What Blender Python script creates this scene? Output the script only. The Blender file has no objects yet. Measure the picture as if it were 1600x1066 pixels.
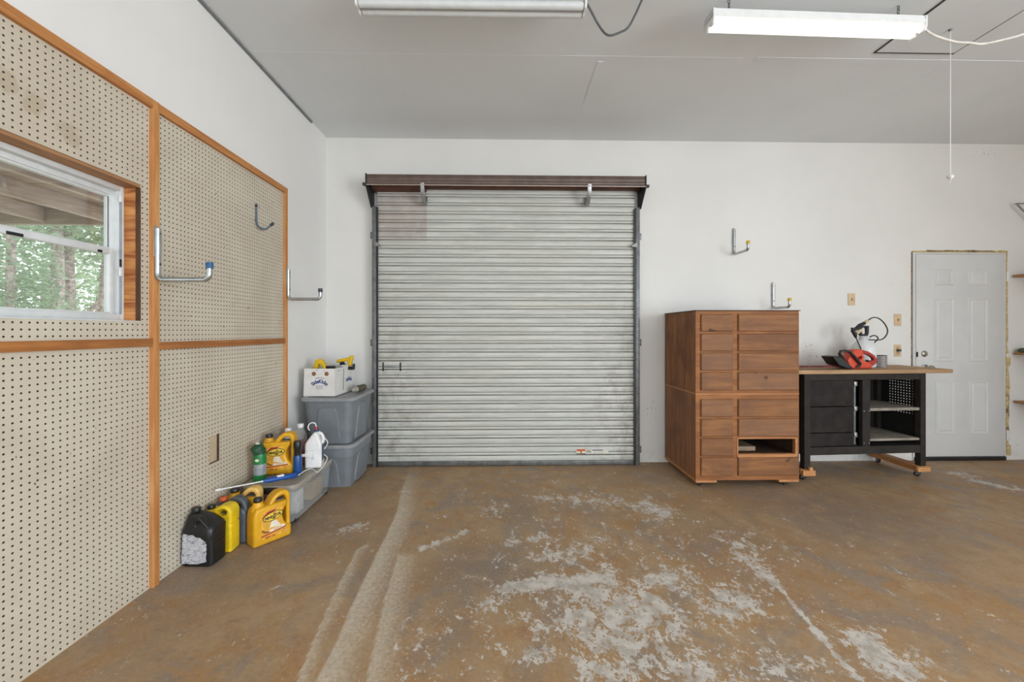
import bpy, bmesh, math, random
from mathutils import Vector, Matrix, noise as mnoise
random.seed(7)
R = math.radians
PI = math.pi
scn = bpy.context.scene
COL = scn.collection

# ------------------------------------------------------------------ camera geometry (metres; camera 1.3 m above the floor)
FPX, EYE = 627.0, 1.3
TH = math.atan(13 / FPX)
SN, CS = math.sin(TH), math.cos(TH)
D = 3.96          # back wall
XW = -1.735       # left wall
CEIL = 3.195

def atY(px, py, y):
    u = (px - 800) / FPX
    x = y * (u * CS + SN) / (CS - u * SN)
    d = x * SN + y * CS
    return Vector((x, y, EYE + (518 - py) * d / FPX))

def atX(px, py, x):
    u = (px - 800) / FPX
    y = x * (CS - u * SN) / (SN + u * CS)
    d = x * SN + y * CS
    return Vector((x, y, EYE + (518 - py) * d / FPX))

def atZ(px, py, z):
    d = FPX * (EYE - z) / (py - 518)
    l = (px - 800) / FPX * d
    return Vector((l * CS + d * SN, d * CS - l * SN, z))

def sstep(a, b, t):
    t = max(0.0, min(1.0, (t - a) / (b - a)))
    return t * t * (3 - 2 * t)

def fz(x, y):
    """the slab rises a little towards the left wall and falls to the shutter"""
    return 0.046 * max(0.0, min(1.0, (-0.5 - x) / 1.2)) * (1 - sstep(3.2, 3.8, y))

# ------------------------------------------------------------------ materials
def lin(c):
    if isinstance(c, str):
        c = c.lstrip('#'); c = tuple(int(c[i:i + 2], 16) / 255 for i in (0, 2, 4))
    return tuple((v / 12.92 if v <= .04045 else ((v + .055) / 1.055) ** 2.4) for v in c) + (1,)

class NT:
    def __init__(s, name):
        s.m = bpy.data.materials.new(name); s.m.use_nodes = True
        s.t = s.m.node_tree; s.n = s.t.nodes
        s.b = s.n['Principled BSDF']; s.out = s.n['Material Output']
    def new(s, typ, **k):
        nd = s.n.new(typ)
        for a, v in k.items(): setattr(nd, a, v)
        return nd
    def link(s, a, b): s.t.links.new(a, b)
    def val(s, sock, v):
        if hasattr(v, 'is_output'): s.link(v, sock)
        else: sock.default_value = v
    def math(s, op, a, b=0.0, c=None, clamp=False):
        nd = s.new('ShaderNodeMath', operation=op); nd.use_clamp = clamp
        s.val(nd.inputs[0], a); s.val(nd.inputs[1], b)
        if c is not None: s.val(nd.inputs[2], c)
        return nd.outputs[0]
    def mix(s, f, a, b, typ='MIX'):
        nd = s.new('ShaderNodeMix', data_type='RGBA', blend_type=typ)
        s.val(nd.inputs['Factor'], f); s.val(nd.inputs[6], a); s.val(nd.inputs[7], b)
        return nd.outputs[2]
    def coords(s, rand=False, scale=(1, 1, 1), rot=(0, 0, 0)):
        tc = s.new('ShaderNodeTexCoord').outputs['Object']
        if rand:
            oi = s.new('ShaderNodeObjectInfo').outputs['Random']
            k = s.math('MULTIPLY', oi, 37.0)
            va = s.new('ShaderNodeVectorMath', operation='ADD'); s.link(tc, va.inputs[0]); s.link(k, va.inputs[1]); tc = va.outputs[0]
        mp = s.new('ShaderNodeMapping'); s.link(tc, mp.inputs[0])
        mp.inputs['Scale'].default_value = scale; mp.inputs['Rotation'].default_value = rot
        return mp.outputs[0]
    def noise(s, vec, scale, detail=3, rough=.5, dist=0):
        nd = s.new('ShaderNodeTexNoise'); s.link(vec, nd.inputs['Vector'])
        nd.inputs['Scale'].default_value = scale; nd.inputs['Detail'].default_value = detail
        nd.inputs['Roughness'].default_value = rough; nd.inputs['Distortion'].default_value = dist
        return nd.outputs['Fac']
    def smooth(s, v, a, b):
        nd = s.new('ShaderNodeMapRange', interpolation_type='SMOOTHSTEP'); s.val(nd.inputs[0], v)
        s.val(nd.inputs[1], a); s.val(nd.inputs[2], b)
        return nd.outputs[0]
    def bump(s, h, strength=.2, dist=.01):
        nd = s.new('ShaderNodeBump'); s.link(h, nd.inputs['Height'])
        nd.inputs['Strength'].default_value = strength; nd.inputs['Distance'].default_value = dist
        s.link(nd.outputs[0], s.b.inputs['Normal'])

def mat(name, col, rough=.5, metal=0.0, var=.06, scale=18, bump=0, spec=None, coat=0):
    t = NT(name); c = lin(col)
    t.b.inputs['Roughness'].default_value = rough; t.b.inputs['Metallic'].default_value = metal
    if spec is not None: t.b.inputs['Specular IOR Level'].default_value = spec
    if coat: t.b.inputs['Coat Weight'].default_value = coat
    v = t.coords(rand=True)
    n = t.noise(v, scale, 4, .6)
    dk = tuple(max(0, x * (1 - 2.2 * var)) for x in c[:3]) + (1,); lt = tuple(min(1, x * (1 + 1.6 * var)) for x in c[:3]) + (1,)
    t.link(t.mix(t.smooth(n, .3, .7), dk, lt), t.b.inputs['Base Color'])
    if bump: t.bump(n, bump)
    return t.m

def wood(name, c1, c2, axis='X', fine=28, rough=.6, c3=None, blot=.35, knots=False):
    t = NT(name); t.b.inputs['Roughness'].default_value = rough; t.b.inputs['Specular IOR Level'].default_value = .18
    sc = {'X': (.09, 1, 1), 'Y': (1, .09, 1), 'Z': (1, 1, .09)}[axis]
    v = t.coords(rand=True, scale=sc)
    n = t.noise(v, fine, 6, .62, 1.2)
    base = t.mix(t.smooth(n, .34, .68), lin(c1), lin(c2))
    v2 = t.coords(rand=True)
    n2 = t.noise(v2, 3.2, 4, .6, .5)
    base = t.mix(t.math('MULTIPLY', t.smooth(n2, .42, .72), blot), base, lin(c3 or c1))
    if knots:
        oi = t.new('ShaderNodeObjectInfo').outputs['Random']
        base = t.mix(t.math('MULTIPLY', oi, .35), base, lin('#8a6a55'))
        v3 = t.coords(rand=True, scale=(.6, 1, 1)); base = t.mix(t.math('MULTIPLY', t.smooth(t.noise(v3, 11, 3, .55, .4), .69, .74), .75), base, lin('#33231a'))
        base = t.mix(t.math('MULTIPLY', t.smooth(t.noise(v2, 48, 4, .7), .60, .75), .4), base, lin('#4e3626'))
    t.link(base, t.b.inputs['Base Color']); t.bump(n, .12, .004)
    return t.m

def emit(name, col, st):
    t = NT(name); t.b.inputs['Emission Color'].default_value = lin(col); t.b.inputs['Emission Strength'].default_value = st
    t.b.inputs['Base Color'].default_value = lin(col)
    return t.m

def clear(name, col, alpha, rough=.1):
    """see-through plastic or glass: part clear, part tinted surface"""
    t = NT(name)
    tr = t.new('ShaderNodeBsdfTransparent'); tr.inputs[0].default_value = (1, 1, 1, 1)
    mx = t.new('ShaderNodeMixShader'); mx.inputs[0].default_value = alpha
    t.b.inputs['Base Color'].default_value = lin(col); t.b.inputs['Roughness'].default_value = rough
    t.link(tr.outputs[0], mx.inputs[1]); t.link(t.b.outputs[0], mx.inputs[2]); t.link(mx.outputs[0], t.out.inputs[0])
    return t.m

def glass_mat():
    t = NT('window_glass')
    tr = t.new('ShaderNodeBsdfTransparent'); tr.inputs[0].default_value = (.93, .95, .94, 1)
    gl = t.new('ShaderNodeBsdfGlossy'); gl.inputs['Roughness'].default_value = .02
    mx = t.new('ShaderNodeMixShader'); mx.inputs[0].default_value = .07
    t.link(tr.outputs[0], mx.inputs[1]); t.link(gl.outputs[0], mx.inputs[2]); t.link(mx.outputs[0], t.out.inputs[0])
    return t.m

def floor_mat():
    t = NT('stained_concrete')
    at = t.new('ShaderNodeAttribute', attribute_name='wear', attribute_type='GEOMETRY')
    sp = t.new('ShaderNodeSeparateColor'); t.link(at.outputs['Color'], sp.inputs[0])
    flake, track, grey = sp.outputs[0], sp.outputs[1], sp.outputs[2]
    v = t.coords()
    big = t.noise(v, 1.7, 4, .6, .6); mid = t.noise(v, 5.5, 5, .62, .8); fine = t.noise(v, 60, 5, .7)
    speck = t.noise(v, 210, 3, .7)
    c = t.mix(t.smooth(big, .36, .64), lin('#a28464'), lin('#ae916e'))
    c = t.mix(t.math('MULTIPLY', t.smooth(mid, .44, .66), .75), c, lin('#a67c4a'))
    c = t.mix(t.math('MULTIPLY', t.smooth(t.noise(v, 3.1, 5, .65, 1.1), .46, .66), .75), c, lin('#8a7f76'))
    c = t.mix(t.math('MULTIPLY', t.smooth(t.noise(v, 2.4, 5, .7, 1.5), .52, .70), .5), c, lin('#9c6b48'))
    c = t.mix(t.math('MULTIPLY', t.smooth(t.noise(v, 16, 5, .7, .5), .50, .72), .4), c, lin('#7b6a58'))
    c = t.mix(t.math('MULTIPLY', grey, t.smooth(mid, .2, .6)), c, lin('#837569'))
    c = t.mix(t.math('MULTIPLY', t.smooth(fine, .44, .72), .42), c, lin('#b89f80'))
    c = t.mix(t.math('MULTIPLY', t.smooth(speck, .58, .72), .5), c, lin('#cbbba3'))
    c = t.mix(t.math('MULTIPLY', t.smooth(t.noise(v, 120, 3, .7), .58, .72), .5), c, lin('#4d4238'))
    # pale wheel scrapes
    tn = t.math('ADD', track, t.math('MULTIPLY', t.math('ADD', t.math('SUBTRACT', fine, .5), t.math('SUBTRACT', mid, .5)), .5))
    tc = t.mix(t.smooth(fine, .3, .7), lin('#b8aa96'), lin('#d6cab8'))
    c = t.mix(t.math('MULTIPLY', t.smooth(tn, .1, 1.0), .84), c, tc)
    # flaked white paint
    vs = t.coords(scale=(1, .8, 1), rot=(0, 0, .5))
    n1 = t.noise(vs, 11, 8, .7, .6); n2 = t.noise(vs, 46, 6, .68, .4)
    nn = t.math('ADD', t.math('MULTIPLY', n1, .55), t.math('MULTIPLY', n2, .45))
    thr = t.math('SUBTRACT', .655, t.math('MULTIPLY', flake, .25))
    fl = t.smooth(t.math('SUBTRACT', nn, thr), .0, .018)
    n3 = t.math('ADD', t.math('MULTIPLY', t.noise(vs, 105, 3, .6, .3), .6), t.math('MULTIPLY', n1, .4))
    fl = t.math('MAXIMUM', fl, t.smooth(t.math('SUBTRACT', n3, t.math('SUBTRACT', .672, t.math('MULTIPLY', flake, .20))), .0, .02))
    fc = t.mix(t.smooth(t.noise(v, 15, 4, .6), .35, .62), lin('#b3aaa0'), lin('#d6d1ca'))
    fc = t.mix(t.math('MULTIPLY', t.smooth(speck, .55, .72), .5), fc, lin('#8d8379'))
    c = t.mix(t.math('MULTIPLY', fl, .92), c, fc)
    t.link(c, t.b.inputs['Base Color'])
    t.link(t.math('ADD', .42, t.math('MULTIPLY', mid, .25)), t.b.inputs['Roughness'])
    t.b.inputs['Specular IOR Level'].default_value = .35
    t.bump(t.math('ADD', fine, t.math('MULTIPLY', fl, -.6)), .10, .004)
    return t.m

def pegboard_mat(y0, z0):
    t = NT('pegboard')
    tc = t.new('ShaderNodeTexCoord').outputs['Object']
    sp = t.new('ShaderNodeSeparateXYZ'); t.link(tc, sp.inputs[0])
    def cell(sock, o):
        f = t.math('FRACT', t.math('ADD', t.math('DIVIDE', t.math('SUBTRACT', sock, o), .0254), .5 + 400))
        return t.math('SUBTRACT', f, .5)
    a, b = cell(sp.outputs[1], y0), cell(sp.outputs[2], z0)
    r = t.math('SQRT', t.math('ADD', t.math('MULTIPLY', a, a), t.math('MULTIPLY', b, b)))
    hole = t.math('SUBTRACT', 1.0, t.smooth(r, .125, .165))
    v = t.coords()
    n = t.noise(v, 2.2, 5, .62, .6)
    c = t.mix(t.smooth(n, .3, .7), lin('#c3b7a4'), lin('#cec4b2'))
    c = t.mix(t.math('MULTIPLY', t.smooth(t.noise(v, 9, 5, .7), .62, .75), .5), c, lin('#a8967c'))
    # old brown grease blots above the window
    st = None
    for (yy, zz, rr) in ((1.63, 2.085, .055), (1.505, 2.14, .05), (1.43, 2.17, .05)):
        dy = t.math('SUBTRACT', sp.outputs[1], yy); dz = t.math('SUBTRACT', sp.outputs[2], zz)
        q = t.math('SQRT', t.math('ADD', t.math('MULTIPLY', dy, dy), t.math('MULTIPLY', dz, dz)))
        q = t.math('ADD', q, t.math('MULTIPLY', t.math('SUBTRACT', t.noise(v, 22, 4, .65), .5), .09))
        k = t.math('SUBTRACT', 1.0, t.smooth(q, rr * .55, rr))
        st = k if st is None else t.math('MAXIMUM', st, k)
    c = t.mix(t.math('MULTIPLY', st, .4), c, lin('#a18b6e'))
    c = t.mix(t.math('MULTIPLY', t.smooth(t.noise(v, 42, 2, .5), .745, .77), .9), c, lin('#4f4334'))
    c = t.mix(hole, c, lin('#2a211a'))
    t.link(c, t.b.inputs['Base Color']); t.b.inputs['Roughness'].default_value = .55
    t.bump(t.math('MULTIPLY', hole, -1.0), .6, .004)
    return t.m

def shutter_mat(z0, pitch):
    t = NT('shutter_slats')
    tc = t.new('ShaderNodeTexCoord').outputs['Object']
    sp = t.new('ShaderNodeSeparateXYZ'); t.link(tc, sp.inputs[0]); X, Z = sp.outputs[0], sp.outputs[2]
    v = t.coords(scale=(.12, 1, 1)); v1 = t.coords()
    n = t.noise(v, 20, 5, .65, .4); n1 = t.noise(v1, 9, 5, .65)
    c = t.mix(t.smooth(n, .35, .65), lin('#b8b9b2'), lin('#c9cac3'))
    c = t.mix(t.math('MULTIPLY', t.smooth(t.noise(v, 7, 4, .6), .5, .72), .4), c, lin('#c1bbae'))
    # brown grime that sits along the seams, worse low down and by the sides
    ph = t.math('FRACT', t.math('ADD', t.math('DIVIDE', t.math('SUBTRACT', Z, z0), pitch), 100.0))
    g1 = t.math('SUBTRACT', 1.0, t.smooth(t.math('ABSOLUTE', t.math('SUBTRACT', ph, .645)), .0, .10))
    g2 = t.math('SUBTRACT', 1.0, t.smooth(t.math('ABSOLUTE', t.math('SUBTRACT', ph, .985)), .0, .06))
    seam = t.math('MAXIMUM', g1, t.math('MULTIPLY', g2, .8))
    low = t.smooth(Z, 2.4, .1); side = t.smooth(t.math('ABSOLUTE', t.math('SUBTRACT', X, .03)), .55, 1.2)
    amt = t.math('ADD', .52, t.math('ADD', t.math('MULTIPLY', low, .45), t.math('MULTIPLY', side, .3)))
    dirt = t.math('MULTIPLY', seam, t.math('MULTIPLY', amt, t.smooth(n, .25, .6)), clamp=True)
    c = t.mix(dirt, c, lin('#544840'))
    c = t.mix(t.math('MULTIPLY', t.math('MULTIPLY', low, side), t.math('MULTIPLY', t.smooth(n1, .42, .68), .55)), c, lin('#7c6c5e'))
    # rusty pink patch top left
    px = t.math('MULTIPLY', t.smooth(X, -.735, -.75), t.math('MULTIPLY', t.smooth(Z, 2.12, 2.25), t.smooth(n1, .1, .6)))
    c = t.mix(t.math('MULTIPLY', px, .42), c, lin('#8f7470'))
    t.link(c, t.b.inputs['Base Color']); t.b.inputs['Roughness'].default_value = .42
    t.b.inputs['Metallic'].default_value = .0
    return t.m

def wall_mat(name, col, attr=False):
    t = NT(name); t.b.inputs['Roughness'].default_value = .62
    v = t.coords(); n = t.noise(v, 1.3, 4, .6)
    c = lin(col); d = tuple(x * .95 for x in c[:3]) + (1,)
    c = t.mix(t.smooth(n, .3, .7), d, c)
    if attr:
        at = t.new('ShaderNodeAttribute', attribute_name='wear', attribute_type='GEOMETRY')
        sp = t.new('ShaderNodeSeparateColor'); t.link(at.outputs['Color'], sp.inputs[0])
        s = t.math('ADD', t.noise(v, 46, 3, .6), t.math('MULTIPLY', sp.outputs[0], .17))
        c = t.mix(t.math('MULTIPLY', t.smooth(s, .80, .835), .75), c, lin('#55504a'))
        c = t.mix(t.math('MULTIPLY', sp.outputs[1], t.math('MULTIPLY', t.smooth(t.noise(v, 12, 5, .7), .4, .7), .5)), c, lin('#a09a90'))
    t.link(c, t.b.inputs['Base Color'])
    t.bump(t.noise(v, 140, 3, .6), .05, .003)
    return t.m

def leaf_mat(name, a, b):
    t = NT(name); t.b.inputs['Roughness'].default_value = .6
    v = t.coords(); t.link(t.mix(t.smooth(t.noise(v, 1.6, 4, .7), .35, .65), lin(a), lin(b)), t.b.inputs['Base Color'])
    tl = t.new('ShaderNodeBsdfTranslucent'); tl.inputs[0].default_value = lin(b)
    mx = t.new('ShaderNodeMixShader'); mx.inputs[0].default_value = .35
    t.link(t.b.outputs[0], mx.inputs[1]); t.link(tl.outputs[0], mx.inputs[2]); t.link(mx.outputs[0], t.out.inputs[0])
    return t.m

# ------------------------------------------------------------------ mesh building
def catmull(pts, n=8):
    pts = [Vector(p) for p in pts]; out = []
    P = [pts[0] * 2 - pts[1]] + pts + [pts[-1] * 2 - pts[-2]]
    for i in range(1, len(P) - 2):
        a, b, c, d = P[i - 1:i + 3]
        for k in range(n):
            t = k / n
            out.append(.5 * ((2 * b) + (c - a) * t + (2 * a - 5 * b + 4 * c - d) * t * t + (3 * b - a - 3 * c + d) * t ** 3))
    out.append(pts[-1]); return out

def rrect(w, d, r, n=5, cx=0, cy=0):
    out = []
    for (sx, sy, a0) in ((1, 1, 0), (-1, 1, 90), (-1, -1, 180), (1, -1, 270)):
        for k in range(n + 1):
            a = R(a0 + 90 * k / n)
            out.append((cx + sx * (w / 2 - r) + r * math.cos(a), cy + sy * (d / 2 - r) + r * math.sin(a)))
    return out

def rpoly(pts, r, n=4):
    """rounded corners on a closed polygon"""
    out = []; m = len(pts)
    for i in range(m):
        p = Vector(pts[i]); a = Vector(pts[i - 1]); b = Vector(pts[(i + 1) % m])
        da, db = (a - p), (b - p)
        rr = min(r, da.length * .45, db.length * .45)
        s, e = p + da.normalized() * rr, p + db.normalized() * rr
        for k in range(n + 1):
            t = k / n
            q = s * (1 - t) ** 2 + p * 2 * t * (1 - t) + e * t * t
            out.append((q.x, q.y))
    return out

XZ = Matrix.Rotation(PI / 2, 4, 'X')      # local XY drawing stands up as XZ, thickness along Y

class MB:
    def __init__(s): s.v = []; s.f = []; s.mi = []; s.cur = 0; s.T = Matrix()
    def add(s, vs, fs):
        o = len(s.v)
        s.v += [tuple(s.T @ Vector(p)) for p in vs]
        s.f += [tuple(o + i for i in f) for f in fs]; s.mi += [s.cur] * len(fs)
        return s
    def box(s, x0, x1, y0, y1, z0, z1, bev=0, seg=2):
        bm = bmesh.new(); bmesh.ops.create_cube(bm, size=1)
        for v in bm.verts:
            v.co = Vector(((x0 + x1) / 2 + v.co.x * (x1 - x0), (y0 + y1) / 2 + v.co.y * (y1 - y0), (z0 + z1) / 2 + v.co.z * (z1 - z0)))
        if bev: bmesh.ops.bevel(bm, geom=bm.edges[:], offset=bev, segments=seg, affect='EDGES', profile=.5)
        bm.verts.index_update()
        s.add([v.co.copy() for v in bm.verts], [[v.index for v in f.verts] for f in bm.faces]); bm.free(); return s
    def tube(s, pts, r, n=10, closed=False, squash=None):
        pts = [Vector(p) for p in pts]; m = len(pts)
        rs = r if isinstance(r, (list, tuple)) else [r] * m
        vs = []; fs = []; up = None
        for i, p in enumerate(pts):
            if closed: t = pts[(i + 1) % m] - pts[i - 1]
            else: t = pts[min(i + 1, m - 1)] - pts[max(i - 1, 0)]
            t.normalize()
            if up is None:
                up = Vector((0, 0, 1)) if abs(t.z) < .9 else Vector((1, 0, 0))
            up = up - t * up.dot(t)
            if up.length < 1e-5: up = t.orthogonal()
            up.normalize(); sd = t.cross(up)
            for k in range(n):
                a = 2 * PI * k / n
                vs.append(p + (up * math.cos(a) * (squash or 1) + sd * math.sin(a)) * rs[i])
        for i in range(m if closed else m - 1):
            j = (i + 1) % m
            for k in range(n):
                fs.append((i * n + k, i * n + (k + 1) % n, j * n + (k + 1) % n, j * n + k))
        if not closed:
            fs.append(tuple(range(n - 1, -1, -1))); fs.append(tuple((m - 1) * n + k for k in range(n)))
        return s.add(vs, fs)
    def loft(s, rings, cap=True):
        n = len(rings[0]); vs = [p for r in rings for p in r]; fs = []
        for i in range(len(rings) - 1):
            for k in range(n):
                fs.append((i * n + k, i * n + (k + 1) % n, (i + 1) * n + (k + 1) % n, (i + 1) * n + k))
        if cap:
            fs.append(tuple(range(n - 1, -1, -1))); fs.append(tuple((len(rings) - 1) * n + k for k in range(n)))
        return s.add(vs, fs)
    def lathe(s, prof, n=20, M=None):
        M = M or Matrix()
        return s.loft([[M @ Vector((r * math.cos(2 * PI * k / n), r * math.sin(2 * PI * k / n), z)) for k in range(n)] for r, z in prof])
    def cyl(s, p0, p1, r, n=14): return s.tube([p0, p1], r, n)
    def slab(s, polys, thick, bev=0.0, M=None, res=2):
        """closed 2D outlines (holes allowed) given thickness and rounded edges"""
        cu = bpy.data.curves.new('tmp', 'CURVE'); cu.dimensions = '2D'; cu.fill_mode = 'BOTH'
        cu.extrude = max(1e-5, thick / 2 - bev); cu.bevel_depth = bev; cu.bevel_resolution = res; cu.offset = -bev
        for p in polys:
            sp = cu.splines.new('POLY'); sp.points.add(len(p) - 1); sp.use_cyclic_u = True
            for q, c in zip(sp.points, p): q.co = (c[0], c[1], 0, 1)
        s.grab(cu, M)
        return s
    def grab(s, cu, M=None):
        ob = bpy.data.objects.new('tmp', cu); me = ob.to_mesh(); M = M or Matrix()
        s.add([M @ v.co for v in me.vertices], [tuple(p.vertices) for p in me.polygons])
        ob.to_mesh_clear(); bpy.data.objects.remove(ob); bpy.data.curves.remove(cu)
    def text(s, body, size, M, warp=None, thick=.0004, sx=1.0, bold=0.0):
        cu = bpy.data.curves.new('tmp', 'FONT'); cu.body = body; cu.size = size; cu.align_x = 'CENTER'; cu.align_y = 'CENTER'
        cu.extrude = thick; cu.offset = bold; cu.resolution_u = 3
        o = len(s.v); keep = s.T; s.T = Matrix(); s.grab(cu); s.T = keep
        for i in range(o, len(s.v)):
            p = Vector(s.v[i]); p.x *= sx
            if warp: p = warp(p)
            s.v[i] = tuple(s.T @ (M @ p))
        return s
    def build(s, name, m, parent=None, smooth=38, loc=None, rot=None):
        me = bpy.data.meshes.new(name); me.from_pydata(s.v, [], s.f)
        ms = m if isinstance(m, (list, tuple)) else [m]
        for x in ms: me.materials.append(x)
        me.polygons.foreach_set('material_index', [min(i, len(ms) - 1) for i in s.mi])
        bm = bmesh.new(); bm.from_mesh(me); bmesh.ops.recalc_face_normals(bm, faces=bm.faces[:]); bm.to_mesh(me); bm.free()
        if smooth:
            me.polygons.foreach_set('use_smooth', [True] * len(me.polygons)); me.set_sharp_from_angle(angle=R(smooth))
        me.update()
        o = bpy.data.objects.new(name, me); COL.objects.link(o)
        if parent is not None: o.parent = parent
        if loc is not None: o.location = loc
        if rot is not None: o.rotation_euler = rot
        return o

def tag(o, label=None, cat=None, group=None, kind=None):
    for k, v in (('label', label), ('category', cat), ('group', group), ('kind', kind)):
        if v: o[k] = v
    return o

def thing(name, label, cat, loc=(0, 0, 0), rz=0.0, group=None, kind=None, rot=None):
    o = bpy.data.objects.new(name, None); COL.objects.link(o); o.empty_display_size = .05
    o.location = loc; o.rotation_euler = rot or (0, 0, rz)
    return tag(o, label, cat, group, kind)

def copy_tree(o, parent=None):
    c = o.copy(); COL.objects.link(c); c.parent = parent
    for ch in [x for x in bpy.data.objects if x.parent == o]: copy_tree(ch, c)
    return c

# ------------------------------------------------------------------ shared materials
M_WALL = wall_mat('painted_wall', '#e9e7e4'); M_WALLB = wall_mat('painted_back_wall', '#e0deda', True)
M_CEIL = wall_mat('painted_ceiling', '#dfe2e4')
M_PINE = wood('pine_batten', '#b97b45', '#d19a63', 'Z', 22, .5, '#a86c3c')
M_PINEY = wood('pine_batten_long', '#b07343', '#c98f57', 'Y', 22, .5, '#9a6238')
M_RAIL = wood('stained_batten', '#9a6238', '#b57945', 'Y', 24, .5, '#7a4a2c')
M_JAMB = wood('window_lining', '#96582f', '#cf9158', 'X', 30, .5, '#7a4526', .5)
M_ALU = mat('aluminium', '#c9cccd', .38, .35, .04)
M_WHITEAL = mat('white_aluminium', '#dadcdc', .4, 0, .03)
M_GALV = mat('galvanised_steel', '#a9abaa', .38, .75, .1, 30)
M_STEEL = mat('grey_steel', '#77797a', .45, .55, .12, 22)
M_DKSTEEL = mat('dark_steel', '#3f4142', .5, .4, .12)
M_BLACK = mat('black_plastic', '#1d1d1e', .4, 0, .08)
M_RUBBER = mat('black_rubber', '#151515', .7, 0, .05)
M_HOOD = mat('brown_hood', '#63524a', .45, .1, .1, 9)
M_HOODIN = mat('brown_hood_inside', '#5a382c', .6, 0, .15, 9)  # redder brown for the inside of the hood
M_WHITEPL = mat('white_plastic', '#e4e4e3', .4, 0, .03)
M_CREAM = mat('cream_plate', '#cdb48e', .45, 0, .05)
M_BLUEPL = mat('blue_plastic', '#1e4f9a', .35, 0, .06)
M_GLASS = glass_mat()

# ------------------------------------------------------------------ floor
def segd(p, a, b):
    ax, ay = a; bx, by = b; dx, dy = bx - ax, by - ay
    t = max(0, min(1, ((p[0] - ax) * dx + (p[1] - ay) * dy) / (dx * dx + dy * dy + 1e-9)))
    return math.hypot(p[0] - ax - t * dx, p[1] - ay - t * dy), t
def fl(px, py): q = atZ(px, py, 0.0); return (q.x, q.y)

BLOBS = [(fl(px, py), r, s) for px, py, r, s in (
    (915, 935, .22, .9), (950, 950, .24, 1.0), (985, 965, .17, .8), (935, 985, .16, .95), (968, 1035, .17, .95), (1016, 956, .15, .85), (1148, 945, .17, .95), (1125, 948, .1, .8), (960, 1060, .16, .8),
    (857, 868, .10, .85), (918, 858, .12, .75), (885, 860, .1, .6), (1019, 794, .17, .85), (1033, 909, .12, .8), (1060, 900, .1, .55), (1135, 925, .1, .6),
    (1382, 1041, .10, 1.0), (1372, 1009, .07, .9), (1365, 998, .05, .8), (1236, 1052, .14, .95), (1105, 1050, .1, .6), (1180, 880, .2, .5), (1080, 990, .2, .35),
    (545, 831, .13, .55), (619, 770, .16, .75), (768, 795, .13, .8), (430, 950, .12, .2), (1190, 850, .2, .45), (660, 772, .1, .4),
    (740, 985, .16, .30), (700, 960, .12, .2), (640, 1040, .2, .35), (850, 1000, .14, .45), (770, 930, .1, .3), (760, 945, .12, .5), (1100, 1060, .15, .6))]
LINES = [(fl(*a), fl(*b), w, s) for a, b, w, s in (
    ((840, 912), (940, 903), .04, .6), ((800, 918), (840, 912), .05, .6), ((1205, 909), (1222, 922), .011, .8), ((1222, 922), (1249, 956), .011, .9), ((1249, 956), (1272, 983), .013, .95), ((1272, 983), (1306, 1024), .012, .95), ((1306, 1024), (1345, 1062), .013, .95),
    ((1150, 850), (1205, 909), .05, .4), ((1500, 742), (1580, 765), .14, .65), ((660, 858), (728, 832), .035, .75), ((535, 832), (575, 820), .05, .5), ((850, 778), (960, 785), .1, .4), ((1005, 788), (1040, 805), .06, .5),
    ((790, 850), (860, 838), .05, .45), ((1330, 1000), (1420, 1050), .1, .45))]
# wheel scrapes: each is drawn along its sharp left edge and thins out to the right
TR = [[fl(*p) for p in pl] for pl in (
    [(430, 1170), (466, 1066), (494, 997), (528, 922), (558, 863), (578, 851)],
    [(452, 1170), (497, 1066), (532, 997), (548, 956), (590, 868), (604, 842), (622, 800), (627, 775), (631, 760), (641, 734)],
    [(552, 1170), (573, 1066), (583, 1023), (602, 939), (619, 884), (624, 862)])]
TW = [(.010, .075, .8), (.012, .17, 1.0), (.010, .15, .85)]   # left edge, fade to the right, strength

def wear(x, y):
    fk = .235 + .17 * math.exp(-((x - .6) / 1.0) ** 2 - ((y - 2.2) / 1.3) ** 2)
    if x < -.45: fk -= .05
    if x > 2.4: fk -= .05
    sb = 0
    for (c, r, s) in BLOBS:
        q = ((x - c[0]) ** 2 + (y - c[1]) ** 2) / (r * r)
        if q < 6: sb += s * math.exp(-q * 1.4)
    fk += .40 * (1 - math.exp(-1.25 * sb))
    for a, b, w, s in LINES:
        d, _ = segd((x, y), a, b)
        if d < 3 * w: fk += .7 * s * math.exp(-(d / w) ** 2)
    tk = 0
    for pl, (wl, wr, st) in zip(TR, TW):
        best = 9; sg = 0; bt = 0
        for i, (a, b) in enumerate(zip(pl[:-1], pl[1:])):
            d, t = segd((x, y), a, b)
            if d < best:
                best = d; sg = (b[0] - a[0]) * (y - a[1]) - (b[1] - a[1]) * (x - a[0]); bt = i + t
        if sg > 0: k = 1 - sstep(0, wl, best)
        else: k = max(0, 1 - best / wr) ** .85
        k *= sstep(0, .6, len(pl) - 1 - bt) * .6 + .4
        tk = max(tk, k * st * (1 - .45 * sstep(2.7, 3.8, y)))
    g = 0
    for (px, py, r, s) in ((810, 798, .2, .8), (720, 890, .28, .6), (790, 895, .22, .6), (1260, 800, .5, .6), (1380, 820, .45, .5), (1110, 830, .3, .5), (450, 850, .5, .4)):
        c = fl(px, py); g += s * math.exp(-((x - c[0]) ** 2 + (y - c[1]) ** 2) / (r * r))
    for (x0, y0, sx, sy, s) in ((2.1, 3.75, 1.0, .5, .5), (-1.45, 2.8, .35, .8, .5)):
        g += s * math.exp(-((x - x0) / sx) ** 2 - ((y - y0) / sy) ** 2)
    return fk, tk, min(1, g)

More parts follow.
